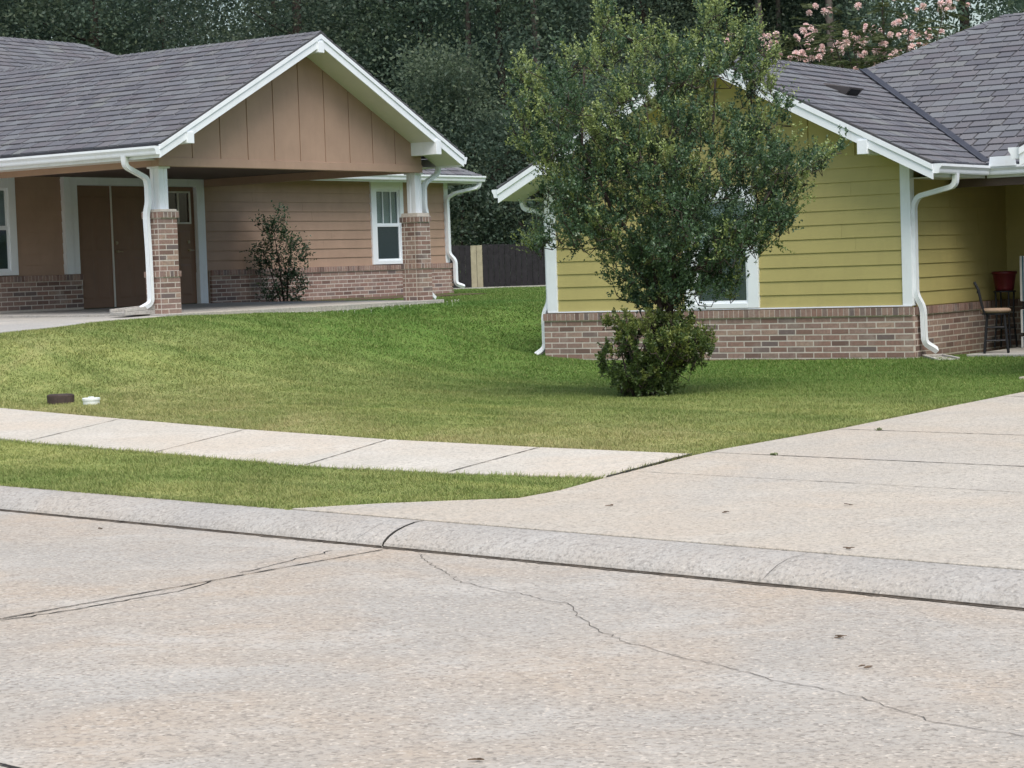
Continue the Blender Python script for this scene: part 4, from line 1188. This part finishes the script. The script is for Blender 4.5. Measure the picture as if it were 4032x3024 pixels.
def bar_stool():
    p = YW(.71, .95, .007)
    r = empty('bar_stool', p, R(-14))
    tag(r, 'black iron bar stool with ladder back and tan round cushion', 'bar stool')
    seat_z = .51
    sm = MB().lathe([(.0, 0), (.165, 0), (.19, .018), (.19, .04), (.165, .058), (.0, .062)], (0, 0, seat_z), 24); sm.build('cushion', M['tan'], r, True)
    MB().lathe([(.0, -.02), (.175, -.02), (.175, -.001), (0, -.001)], (0, 0, seat_z), 24).build('seat_ring', M['iron'], r)
    for a in (45, 135, 225, 315):
        c, s = math.cos(R(a)), math.sin(R(a))
        MB().tube([(c * .15, s * .15, seat_z - .02), (c * .21, s * .21, 0)], .016, 8).build('leg', M['iron'], r)
    for z, q in ((.16, .192), (.33, .17)):
        for a in (45, 135, 225, 315):
            b = a + 90
            MB().tube([(math.cos(R(a)) * q * .98, math.sin(R(a)) * q * .98, z), (math.cos(R(b)) * q * .98, math.sin(R(b)) * q * .98, z)], .009, 6).build('rung', M['iron'], r)
    for s in (-1, 1):
        MB().tube([(-.13, s * .14, seat_z - .02), (-.17, s * .15, seat_z + .1), (-.21, s * .16, seat_z + .30), (-.26, s * .165, seat_z + .40)], .013, 8).build('back_post', M['iron'], r)
    for k, z in enumerate((.10, .18, .27, .385)):
        x = -.17 - (z - .1) * .3
        MB().box(x - .006, x + .006, -.155, .155, seat_z + z - .014, seat_z + z + .018).build('back_slat', M['iron'], r)
bar_stool()
def plant_stand():
    p = YW(.23, 2.47, .007)
    r = empty('plant_stand', p, YY); tag(r, 'dark iron plant stand carrying the red pot in the porch', 'plant stand')
    MB().lathe([(0, 0), (.15, 0), (.15, .02), (0, .02)], (0, 0, .74), 20).build('top', M['iron'], r)
    MB().lathe([(0, 0), (.14, 0), (.14, .015), (0, .015)], (0, 0, .25), 20).build('shelf', M['iron'], r)
    for a in (0, 90, 180, 270):
        c, s = math.cos(R(a + 45)), math.sin(R(a + 45))
        MB().tube([(c * .13, s * .13, .74), (c * .12, s * .12, .4), (c * .16, s * .16, 0)], .014, 8).build('leg', M['iron'], r)
    pot = MB().lathe([(.0, 0), (.115, 0), (.125, .02), (.155, .22), (.170, .225), (.170, .26), (.150, .26), (.142, .20), (0, .19)], (0, 0, 0), 24).build('flower_pot', M['red'], None, True)
    pot.location = YW(.23, 2.47, .007 + .76); tag(pot, 'glossy dark red flower pot on the porch plant stand', 'flower pot')
plant_stand()
def welcome_sign():
    p = YW(.60, 2.22, .007)
    r = empty('porch_sign', p, YY + R(8)); tag(r, 'tall white wooden porch sign with black vertical letters and blue edge', 'sign')
    W = .26
    MB().box(-.03, W - .06, .022, .04, .0, 1.22).build('back_post', M['iron'], r)
    for z0, z1 in ((.62, 1.22), (.20, .51), (.0, .15)):
        bevel(MB().box(-.05, W, -.012, .02, z0, z1).build('board', M['sign'], r), .003)
        MB().box(-.018, .0, -.016, -.011, z0 + .003, z1 - .003).build('stripe', M['signblue'], r)
    ring = MB()
    for k in range(20):
        a, b = 2 * math.pi * k / 20, 2 * math.pi * (k + 1) / 20
        ring.tube([(W / 2 + .085 * math.cos(a), -.03, .565 + .06 * math.sin(a)), (W / 2 + .085 * math.cos(b), -.03, .565 + .06 * math.sin(b))], .02, 6)
    ring.build('wreath', M['wreath'], r)
    for ch, z in (('W', 1.11), ('E', .96), ('L', .83), ('C', .70), ('M', .42), ('E', .29)):
        cu = bpy.data.curves.new('letter', 'FONT'); cu.body = ch; cu.size = .125; cu.align_x = 'CENTER'; cu.extrude = .001
        tmp = bpy.data.objects.new('letter_tmp', cu); me = bpy.data.meshes.new_from_object(tmp); bpy.data.objects.remove(tmp)
        me.materials.clear(); me.materials.append(M['letter'])
        o = link_mesh('letter', me, r); o.location = (W / 2 + .02, -.0145, z - .045); o.rotation_euler = (R(90), 0, 0)
welcome_sign()

def ground_z(x, y): return float(terrain([(x, y)])[0])
def meter_box():
    x, y = -4.839, 22.829; z = ground_z(x, y)
    r = empty('meter_box', (x, y, z), R(-15)); tag(r, 'low dark brown plastic meter box sticking out of lawn', 'meter box')
    n = 18
    prof = [(.150, -.05), (.152, .085), (.146, .092)]
    MB().lathe(prof + [(.0, .092)], (0, 0, 0), 22, 0, .75).build('ring', M['boxbrown'], r)
    MB().lathe([(0, .0925), (.135, .0925), (.132, .099), (0, .101)], (0, 0, 0), 22, 0, .75).build('lid', M['boxbrown'], r)
meter_box()
def cleanout():
    x, y = -4.456, 22.541; z = ground_z(x, y)
    r = empty('cleanout_cap', (x, y, z)); tag(r, 'small white round cleanout cap in grass beside brown box', 'pipe cap')
    MB().lathe([(.088, -.05), (.088, .045), (.095, .046), (.095, .066), (.09, .071), (0, .071)], (0, 0, 0), 24).build('collar', M['capwhite'], r)
    MB().lathe([(.0, .0715), (.03, .0715), (.03, .084), (0, .085)], (0, 0, 0), 4).build('plug_nut', M['capwhite'], r)
cleanout()

# concrete drive of the brown house, running off to the left
def brown_drive():
    r = empty('brown_house_drive'); tag(r, kind='structure')
    cuts_ = [(0.0, 4.9, -.15), (-2.6, 4.9, -.28), (-6.0, 4.6, -.6), (-10.0, 4.2, -1.2)]
    for (xa, ya, yb), (xc, yc, yd) in zip(cuts_[:-1], cuts_[1:]):
        za = [-.02 + .028 * min(0, xa)] * 2; zc = [-.02 + .028 * xc] * 2
        top = [BW(xc, yd, -.02 + .028 * xc), BW(xa - (.105 if xa == 0 else 0), yb, -.02 + .028 * xa), BW(xa - (.105 if xa == 0 else 0), ya, -.0 + .028 * xa), BW(xc, yc, .028 * xc)]
        slab('slab', [tuple(p) for p in top], M['slab'], r, .35, 0, .006)
brown_drive()

# clover blossoms along the porch slab
def clover():
    mb = MB(); n = 0
    for _ in range(110):
        x = random.uniform(-.6, 6.6); y = -.25 - abs(random.gauss(0, .28))
        p = BW(x, y); z = ground_z(p.x, p.y)
        h = random.uniform(.035, .06); s = random.uniform(.006, .009)
        c = Vector((p.x, p.y, z + h))
        mb.tube([(p.x, p.y, z - .005), tuple(c)], .0015, 3)
        mb.lathe([(0, -s), (s * .8, -s * .6), (s, 0), (s * .7, s * .7), (0, s)], c, 6)
    o = mb.build('clover_flowers', M['clover']); tag(o, 'white clover blossoms in grass along the porch slab edge', 'clover', kind='stuff')
clover()

# dry leaves and twigs on the concrete
LEAF_SPOTS = [(-0.144, 6.757, 0), (1.352, 9.02, 0), (1.348, 8.279, 0), (-2.765, 14.097, 0)]
def litter(x, y, z, s, where):
    mb = MB(); k = random.randint(2, 3); a0 = random.uniform(0, 3)
    for i in range(k):
        a = a0 + random.gauss(0, .35); d = Vector((math.cos(a), math.sin(a), 0)); q = Vector((-d.y, d.x, 0)); o = Vector((random.gauss(0, .014), random.gauss(0, .014), .004 + .004 * i))
        L, w = s * random.uniform(.4, .8), s * random.uniform(.08, .16)
        lo = [o - d * L, o + q * w, o + d * L, o - q * w]; up = Vector((0, 0, 1))
        mb.quadprism(lo, [lo[0] + up * .003, lo[1] + up * .006, lo[2] + up * .004, lo[3] + up * .003])
    o = mb.build('dry_leaf', M['litter']); o.location = (x, y, z)
    tag(o, 'curled dry brown leaf lying on the concrete ' + where, 'leaf', 'dry leaves on the concrete ' + where)
for x, y, _ in LEAF_SPOTS: litter(x, y, road_z(tn(x, y)[1]), .032 if y < 10 else .05, 'street')
for x, y in [(0.59, 13.064), (1.962, 12.552), (1.236, 12.506), (1.70, 10.93)]:
    litter(x, y, d_z(tn(x, y)[1]) + .009, .032, 'driveway')

def weed(t_, n_, s, label):
    r = random.Random(int(t_ * 100)); mb = MB(); x, y, _ = TN(t_, n_); z = d_z(n_) + .008
    for k in range(26):
        a = r.uniform(0, 6.3); L = s * r.uniform(.4, 1.2); hgt = s * r.uniform(.2, .9); b = Vector((r.gauss(0, s * .5), r.gauss(0, s * .18), 0))
        dd = Vector((math.cos(a), math.sin(a), 0)); q = Vector((-dd.y, dd.x, 0)) * .005
        mb.face([b - q, b + q, b + dd * L * .6 + Vector((0, 0, hgt)) + q * .6, b + dd * L + Vector((0, 0, hgt * .8))])
    o = mb.build('weed', M['weed']); o.location = (x, y, z); o.rotation_euler = (0, 0, math.atan2(TY, TX)); tag(o, label, 'weed', 'weeds in the driveway joints')
weed(d_t(14.08) + .42, 14.08, .03, 'small green weed tuft sprouting from the driveway joint nearer the house')
weed(d_t(12.34) + .62, 12.34, .025, 'thin weed sprouting from the dark driveway joint nearer the sidewalk')
# ------------------------------------------------------------------ fence
def fence():
    r = empty('wooden_fence', (0, 58, 1.0)); tag(r, 'weathered dark wooden picket fence beyond the gap between houses', 'fence')
    x = -7.0
    while x < 8:
        new = -1.06 < x < -.74
        h = 1.27 + random.gauss(0, .008) - .012 * x * .3
        w = .142 if not new else .15
        lo = [(x, -.01, -.15), (x + w, -.01, -.15), (x + w, .009, -.15), (x, .009, -.15)]
        MB().quadprism(lo, [(a, b, h + random.gauss(0, .004)) for a, b, c in lo]).build('picket', M['fencenew'] if new else M['fence'], r).location = (0, random.uniform(-.006, .006), 0)
        x += .15 if not new else .16
    for z in (.25, 1.0): MB().box(-7, 8, .02, .06, z, z + .09).build('rail', M['fence'], r)
    for x in range(-7, 9, 2): MB().box(x, x + .09, .061, .15, -.2, 1.2).build('post', M['fence'], r)
    MB().box(-3.0, 2.4, -.25, -.14, -.1, .13).build('base_board', M['slab'], r)
fence()

# ------------------------------------------------------------------ vegetation
def unit(v): return v / (np.linalg.norm(v, axis=-1, keepdims=True) + 1e-9)
def leaf_arrays(P, D, L, ratio=.5, r=rng):
    n = len(P); D = unit(D); Rn = r.normal(size=(n, 3)); S = unit(np.cross(D, Rn))
    N = np.cross(D, S)
    W = (L * ratio * .5)[:, None]; L = L[:, None]
    V = np.stack([P, P + D * L * .45 + S * W + N * L * .06, P + D * L, P + D * L * .45 - S * W + N * L * .06], 1).reshape(-1, 3)
    return V, np.arange(4 * n).reshape(-1, 4)

def branch_mesh(name, segs, mat, parent):
    mb = MB()
    for path, rads in segs: mb.tube(path, rads, 6, 0, True)
    return mb.build(name, mat, parent, True)

def in_poly_pts(poly, n, r):
    P = np.array(poly); lo, hi = P.min(0), P.max(0); out = []
    while len(out) < n:
        q = r.uniform(lo, hi, (n, 2)); q = q[inside(q, poly)]
        out += q.tolist()
    return np.array(out[:n])

def width_at(poly, z):
    us = []
    for i in range(len(poly)):
        (x0, z0), (x1, z1) = poly[i], poly[(i + 1) % len(poly)]
        if (z0 - z) * (z1 - z) <= 0 and abs(z1 - z0) > 1e-6: us.append(x0 + (x1 - x0) * (z - z0) / (z1 - z0))
    return (min(us), max(us)) if us else (0, 0)

def holly(name, base, outline, depth_k, stems, ntip, twigs, nleaf, leafL, mat, label, cat, tipk, seed, droop=.0, twigL=(.12, .30), clump=0, core=None):
    """multi-stem evergreen: the outline (x,z metres about the base) bounds the crown; tips join to stems; leaves on twigs"""
    r = np.random.default_rng(seed)
    root = empty(name, base); tag(root, label, cat)
    q = in_poly_pts(outline, clump or ntip, r)
    if clump:
        q = np.concatenate([q, q[r.integers(0, clump, ntip - clump)] + r.normal(0, .10, (ntip - clump, 2))])
        q = q[inside(q, outline)]
    if core: q = np.concatenate([q, in_poly_pts(core, 190, r)])
    tips = []
    for x, z in q:
        a, b = width_at(outline, z); hw = max(.05, (b - a) / 2); xm = (a + b) / 2
        k = math.sqrt(max(0.03, 1 - ((x - xm) / hw) ** 2))
        tips.append((x, r.uniform(-1, 1) * k * hw * depth_k, z))
    tips = np.array(tips)
    nodes = []; segs = []
    for st, r0 in stems:
        pts = np.array(st, float); segs.append((st, np.linspace(r0, r0 * .25, len(st)).tolist()))
        for a, b in zip(pts[:-1], pts[1:]):
            for t in np.linspace(0, 1, 6): nodes.append(a * (1 - t) + b * t)
    nodes = np.array(nodes); order = np.argsort(((tips - nodes.mean(0)) ** 2).sum(1))
    ends = []
    for i in order:
        t = tips[i]
        cost = np.linalg.norm(nodes - t, axis=1) + np.maximum(0, nodes[:, 2] - t[2] + .1) * 1.5
        s = nodes[cost.argmin()]; mid = (s + t) / 2 + r.normal(0, .05, 3) + np.array([0, 0, -.05])
        Ls = np.linalg.norm(t - s)
        segs.append(([tuple(s), tuple(mid), tuple(t)], [min(.012, .004 + .006 * Ls), .005, .0025]))
        ends.append((mid, t))
        nodes = np.vstack([nodes, mid[None], t[None], ((mid + t) / 2)[None]])
    branch_mesh('trunk', segs, M['bark'], root)
    zmin, zmax = tips[:, 2].min(), tips[:, 2].max(); ctr = tips.mean(0)
    P, D, Ln, T = [], [], [], []
    for mid, t in ends:
        hgt = (t[2] - zmin) / (zmax - zmin)
        a, b = width_at(outline, t[2]); edge = abs(t[0] - (a + b) / 2) / max(.1, (b - a) / 2)
        fresh = r.random() < tipk * (.10 + .85 * max(hgt ** 1.6, edge ** 4 * .5))
        for k in range(twigs):
            f = r.uniform(.15, 1.0); o = mid * (1 - f) + t * f
            dr = unit(unit(t - mid) * .8 + unit(o - ctr) * .5 + np.array([0, 0, .75 - droop]) + r.normal(0, .5, 3))
            L = r.uniform(*twigL)
            n = r.poisson(nleaf)
            if n == 0: continue
            s = r.uniform(.05, 1, n)
            pp = o + dr * (s * L)[:, None] + np.array([0, 0, -droop * .25]) * (s ** 2)[:, None] * L
            dd = unit(dr[None] * .55 + r.normal(0, .75, (n, 3)) + np.array([0, 0, .15]))
            P.append(pp); D.append(dd); Ln.append(r.uniform(.65, 1.2, n) * leafL * (1.0 if not fresh else .85))
            T.append(np.clip((.35 + .6 * s) * (1 if fresh else .04) + r.normal(0, .05, n), 0, 1))
    P, D, Ln, T = np.concatenate(P), np.concatenate(D), np.concatenate(Ln), np.concatenate(T)
    V, F = leaf_arrays(P, D, Ln, .52, r)
    np_mesh('crown' if cat == 'tree' else 'foliage', V, F, mat, root, {'tint': np.repeat(T, 4)})
    return root, len(P)

def px_outline(pts, x0, y0, D=22.1, f=8400.0, roll=R(1.952)):
    out = []
    for x, y in pts:
        a, b = (x - x0) / f * D, -(y - y0) / f * D
        out.append((a * math.cos(roll) + b * math.sin(roll), -a * math.sin(roll) + b * math.cos(roll)))
    return out
CROWN = [(2480, 1200), (2400, 1120), (2360, 1040), (2270, 1000), (2080, 1000), (2060, 950), (2150, 900), (2010, 850), (2040, 820), (2120, 820), (2090, 760), (2130, 690), (2020, 560), (1975, 480), (2010, 430), (2030, 360), (2020, 240), (2100, 230), (2180, 310), (2200, 190), (2270, 190), (2320, 110), (2350, 5), (2400, 30), (2480, 130), (2540, 80), (2620, 220), (2690, 190), (2740, 90), (2800, -20), (2870, 30), (2950, 50), (2990, 120), (2950, 260), (3040, 200), (3060, 280), (3000, 380), (3110, 400), (3080, 480), (3010, 520), (3130, 630), (3310, 575), (3300, 630), (3180, 700), (3100, 700), (3180, 790), (3180, 830), (3090, 880), (3080, 960), (3030, 1010), (2930, 1010), (2900, 1100), (2870, 1170), (2780, 1160), (2740, 1210), (2600, 1220)]
SHRUB = [(2400, 1270), (2480, 1225), (2600, 1225), (2720, 1250), (2800, 1290), (2860, 1310), (2800, 1350), (2740, 1430), (2690, 1490), (2640, 1545), (2480, 1545), (2420, 1490), (2400, 1450), (2370, 1400), (2380, 1330)]
tx, ty = 1.35, 22.07; tz = ground_z(tx, ty)
co = px_outline(CROWN, 2530, 1555)
stems = [([(.02, 0, -.05), (.12, .02, .45), (.30, .0, .85), (.36, .02, 1.15), (.30, .05, 1.6), (.22, .1, 2.3), (.12, .1, 3.0)], .062),
         ([(-.03, .03, -.05), (.08, .06, .5), (.24, .1, .95), (.30, .12, 1.3), (.58, .15, 1.8), (.80, .1, 2.5), (.86, .1, 3.3)], .045),
         ([(0, -.04, -.05), (.05, -.1, .5), (.2, -.1, .9), (.14, -.12, 1.35), (-.25, -.1, 1.9), (-.55, -.1, 2.6), (-.5, -.05, 3.4)], .042),
         ([(.28, 0, .9), (.0, .2, 1.3), (-.5, .25, 1.7), (-.95, .2, 2.2)], .03), ([(.34, 0, 1.1), (.75, -.2, 1.4), (1.2, -.2, 1.8), (1.45, -.1, 2.2)], .03)]
_, NL1 = holly('holly_tree', (tx, ty, tz), co, .8, stems, 1350, 8, 16, .035, M['holly'], 'multi-stemmed evergreen tree with dark leaves and yellowish new tips on lawn', 'tree', .85, 5, .0, (.07, .30), clump=300, core=px_outline([(2420, 780), (2560, 640), (2760, 600), (2960, 680), (3060, 800), (3000, 940), (2880, 1040), (2700, 1120), (2560, 1110), (2440, 1000), (2340, 900)], 2530, 1555))
so = px_outline(SHRUB, 2530, 1555)
_, NL2 = holly('shrub', (tx - .05, ty - .25, tz), so, .85, [([(.02, 0, -.03), (.0, 0, .2), (-.1, .02, .5)], .025), ([(.06, .03, -.03), (.15, .05, .2), (.3, .05, .5)], .022), ([(-.04, 0, -.03), (-.12, -.08, .2), (-.2, -.1, .6)], .02)], 330, 7, 15, .038, M['shrub'], 'rounded leafy green shrub crowding the foot of the lawn tree', 'shrub', .9, 9, .0, (.05, .14), clump=70)
NAN = [(-.3, .05), (.35, .03), (.3, .3), (.25, .5), (.35, .75), (.4, .95), (.75, 1.22), (.35, 1.1), (.2, 1.3), (.1, 1.5), (.05, 1.72), (-.1, 1.68), (-.15, 1.45), (-.6, 1.45), (-.2, 1.3), (-.35, 1.1), (-.45, .85), (-.4, .6), (-.3, .4)]
pn = BW(7.38, 4.25, .0)
_, NL3 = holly('nandina_bush', (pn.x, pn.y, pn.z - .02), NAN, .35, [([(0, 0, -.03), (-.05, 0, .6), (-.15, 0, 1.4)], .02), ([(.05, .03, -.03), (.1, .0, .6), (.2, .02, 1.2)], .018), ([(-.05, .0, -.03), (-.2, .0, .5), (-.35, -.05, 1.0)], .018)], 95, 6, 10, .05, M['nandina'], 'dark feathery bush growing against the brown porch wall', 'shrub', .4, 13, .45, (.15, .42))
MB().quadprism([tuple(BW(x, y, -.12)) for x, y in ((6.42, 2.9), (13.2, 3.9), (13.2, 4.84), (6.42, 4.84))], [tuple(BW(x, y, z)) for x, y, z in ((6.42, 2.9, -.005), (13.2, 3.9, -.015), (13.2, 4.84, .0), (6.42, 4.84, .01))]).build('planting_bed', M['soil'])['kind'] = 'structure'

# --- background wood: each tree its own trunk and crown
def crown_mesh(name, seed, H, rx, z0, clumps, per, leaf, mat, tipk=.25, conic=.3):
    r = np.random.default_rng(seed); P, D, L, T = [], [], [], []
    for _ in range(clumps):
        z = r.uniform(z0, H) if r.random() < .85 else r.uniform(z0, z0 + .3 * (H - z0))
        k = (z - z0) / (H - z0); rad = rx * (math.sin(math.pi * min(1, .12 + .88 * k)) ** .6 * (1 - conic * k)) + .2
        a = r.uniform(0, 2 * math.pi); q = rad * math.sqrt(r.uniform(.12, 1))
        c = np.array([q * math.cos(a), q * math.sin(a), z]); cs = r.uniform(.35, .85) * rx * .33
        n = r.poisson(per); g = r.normal(size=(n, 3)) * cs * np.array([1, 1, .6])
        out = unit(c - np.array([0, 0, z - .6]))
        P.append(c + g); D.append(unit(out + r.normal(0, .8, (n, 3)) + np.array([0, 0, -.15]))); L.append(r.uniform(.6, 1.3, n) * leaf)
        tp = r.random() < tipk
        T.append(np.clip((g[:, 2] / cs * .3 + .35) * (1 if tp else .12), 0, 1))
    P, D, L, T = map(np.concatenate, (P, D, L, T))
    V, F = leaf_arrays(P, D, L, .55, r)
    o = np_mesh(name, V, F, mat, None, {'tint': np.repeat(T, 4)}); me = o.data
    bpy.data.objects.remove(o); return me
CM = [crown_mesh('crown', 20 + i, 15 + i, 2.9 + .25 * i, 1.5 + .9 * i, 200, 190, .14, M['forest'], .42) for i in range(4)]
UM = [crown_mesh('crown', 40 + i, 4.6 + .7 * i, 2.0 + .15 * i, .1, 120, 180, .11, M['forest'], .3 if i != 2 else .75, .2) for i in range(3)]
PM = [crown_mesh('crown', 60 + i, 17, 2.2, 9.5, 70, 170, .13, M['forest'], .2, .4) for i in range(2)]
def trunk_mesh(H, r0, mat, seed):
    rr = random.Random(seed); path = []; x = y = 0
    for k in range(9):
        path.append((x, y, -.4 + H * k / 8)); x += rr.gauss(0, .06); y += rr.gauss(0, .06)
    mb = MB().tube(path, [r0 * (1.25 if k == 0 else 1 - .085 * k) for k in range(9)], 8)
    for k in range(6):
        z = H * rr.uniform(.3, .9); a = rr.uniform(0, 6.3); L = rr.uniform(.8, 1.9)
        i = min(8, int((z + .4) / H * 8)); c = path[i]
        mb.tube([(c[0], c[1], c[2]), (c[0] + L * .5 * math.cos(a), c[1] + L * .5 * math.sin(a), c[2] + .3), (c[0] + L * math.cos(a), c[1] + L * math.sin(a), c[2] + .75)], [.05, .035, .012], 5)
    return mb.mesh('trunk', mat, True)
TM = [trunk_mesh(14 + i, .16 + .02 * i, M['bark'], i) for i in range(4)]
TP = [trunk_mesh(16, .13 + .03 * i, M['barklight'], 10 + i) for i in range(2)]
TU = [trunk_mesh(3.4, .06, M['bark'], 20 + i) for i in range(3)]
WOOD = 'trees of the wood behind the houses'
def tree(name, label, x, y, cm, tm, s, rz, grp):
    z = ground_z(x, y)
    r = empty(name, (x, y, z), rz); r.scale = (s, s, s * random.uniform(.92, 1.1)); tag(r, label, 'tree', grp)
    a = bpy.data.objects.new('trunk', tm); COL.objects.link(a); a.parent = r
    b = bpy.data.objects.new('crown', cm); COL.objects.link(b); b.parent = r
rt = random.Random(3)
k = 0
for row, (y0, dx, xs) in enumerate(((71, 3.3, (-24, 26)), (80, 3.0, (-27, 29)), (90, 3.2, (-31, 33)), (101, 3.4, (-35, 37)))):
    x = xs[0] + row * 1.1
    while x < xs[1]:
        q_ = (x + 0.0) / y0
        if -.158 < q_ < -.104 or (.168 < q_ < .27 and (row > 0 or k % 2)):
            x += 1.3; k += 1; continue
        tree('forest_tree', 'tall dark leafy tree in the dense wood behind the houses', x + rt.gauss(0, .5), y0 + rt.gauss(0, 1.6), CM[k % 4], TM[k % 4], rt.uniform(.88, 1.15), rt.uniform(0, 6.3), WOOD)
        x += dx * rt.uniform(.8, 1.2); k += 1
x = -21.0; k = 0
while x < 23:
    tree('understory_tree', 'low bushy tree at the shaded edge of the wood', x, 63.5 + rt.gauss(0, 1.1), UM[k % 3], TU[k % 3], rt.uniform(.8, 1.25), rt.uniform(0, 6.3), 'understory trees at the edge of the wood')
    x += 2.3 * rt.uniform(.8, 1.25); k += 1
for x, y in ((1.1, 67.0), (-1.1, 68.4), (8.2, 67.5), (9.1, 68.8), (10.2, 67.0)):
    tree('pine_tree', 'slim pine with bare grey trunk standing before the wood', x, y, PM[k % 2], TP[k % 2], rt.uniform(.9, 1.1), rt.uniform(0, 6.3), 'slim pines before the wood'); k += 1

# mimosa in flower behind the yellow roof
def mimosa():
    r = np.random.default_rng(77); x0, y0 = 8.6, 47.0; z0 = ground_z(x0, y0)
    root = empty('mimosa_tree', (x0, y0, z0)); tag(root, 'flowering mimosa tree with pink puffs above the yellow house roof', 'tree')
    segs = []; P, D, L, T = [], [], [], []; puffs = MB()
    tr_ = [(0, 0, -.3), (.05, 0, 1.5), (-.1, .1, 2.6)]
    segs.append((tr_, [.16, .13, .11]))
    for i in range(64):
        a = r.uniform(0, 2 * math.pi); q = 3.6 * math.sqrt(r.uniform(.05, 1)); z = 5.35 - .10 * q ** 1.6 + r.normal(0, .5)
        t = np.array([q * math.cos(a) * .80 - 1.0, q * math.sin(a) * .6, z]); s = np.array([-.1 + .15 * t[0], .15 * t[1], 2.6 + .25 * r.random()])
        m = (s + t) / 2 + np.array([0, 0, -.25]); segs.append(([tuple(s), tuple(m), tuple(t)], [.045, .025, .008]))
        for f in range(9):      # ferny fronds
            o = t + r.normal(0, .22, 3); d = unit(np.array([math.cos(a), math.sin(a), .15]) + r.normal(0, .7, 3)); d[2] *= .5
            n = 16; sp = np.linspace(.05, .55, n); sd_ = unit(np.cross(d, [0, 0, 1]))
            for sg in (-1, 1):
                P.append(o + d * sp[:, None] + np.array([0, 0, -.25]) * (sp ** 2)[:, None]); D.append(np.tile(sd_ * sg + d * .4 + np.array([0, 0, -.1]), (n, 1))); L.append(np.full(n, .13)); T.append(r.uniform(0, .7, n))
        for f in range(r.integers(3, 7)):
            c = t + np.array([r.normal(0, .32), r.normal(0, .32), r.uniform(.05, .25)]); R_ = r.uniform(.055, .09)
            for h in range(80):
                v = unit(r.normal(size=3) + np.array([0, 0, .55])); w = unit(np.cross(v, r.normal(size=3))) * .008
                b = c; e = c + v * R_
                puffs.face([tuple(b - w * .4), tuple(b + w * .4), tuple(e + w), tuple(e - w)])
    branch_mesh('trunk', segs, M['bark'], root)
    V, F = leaf_arrays(np.concatenate(P), np.concatenate(D), np.concatenate(L), .28, r)
    np_mesh('crown', V, F, M['mimosa'], root, {'tint': np.repeat(np.concatenate(T), 4)})
    o = puffs.build('blossoms', M['pink'], root); o['kind'] = 'stuff'
mimosa()
print('grass', NGRASS, 'leaves', NL1, NL2, NL3, 'objects', len(bpy.data.objects))
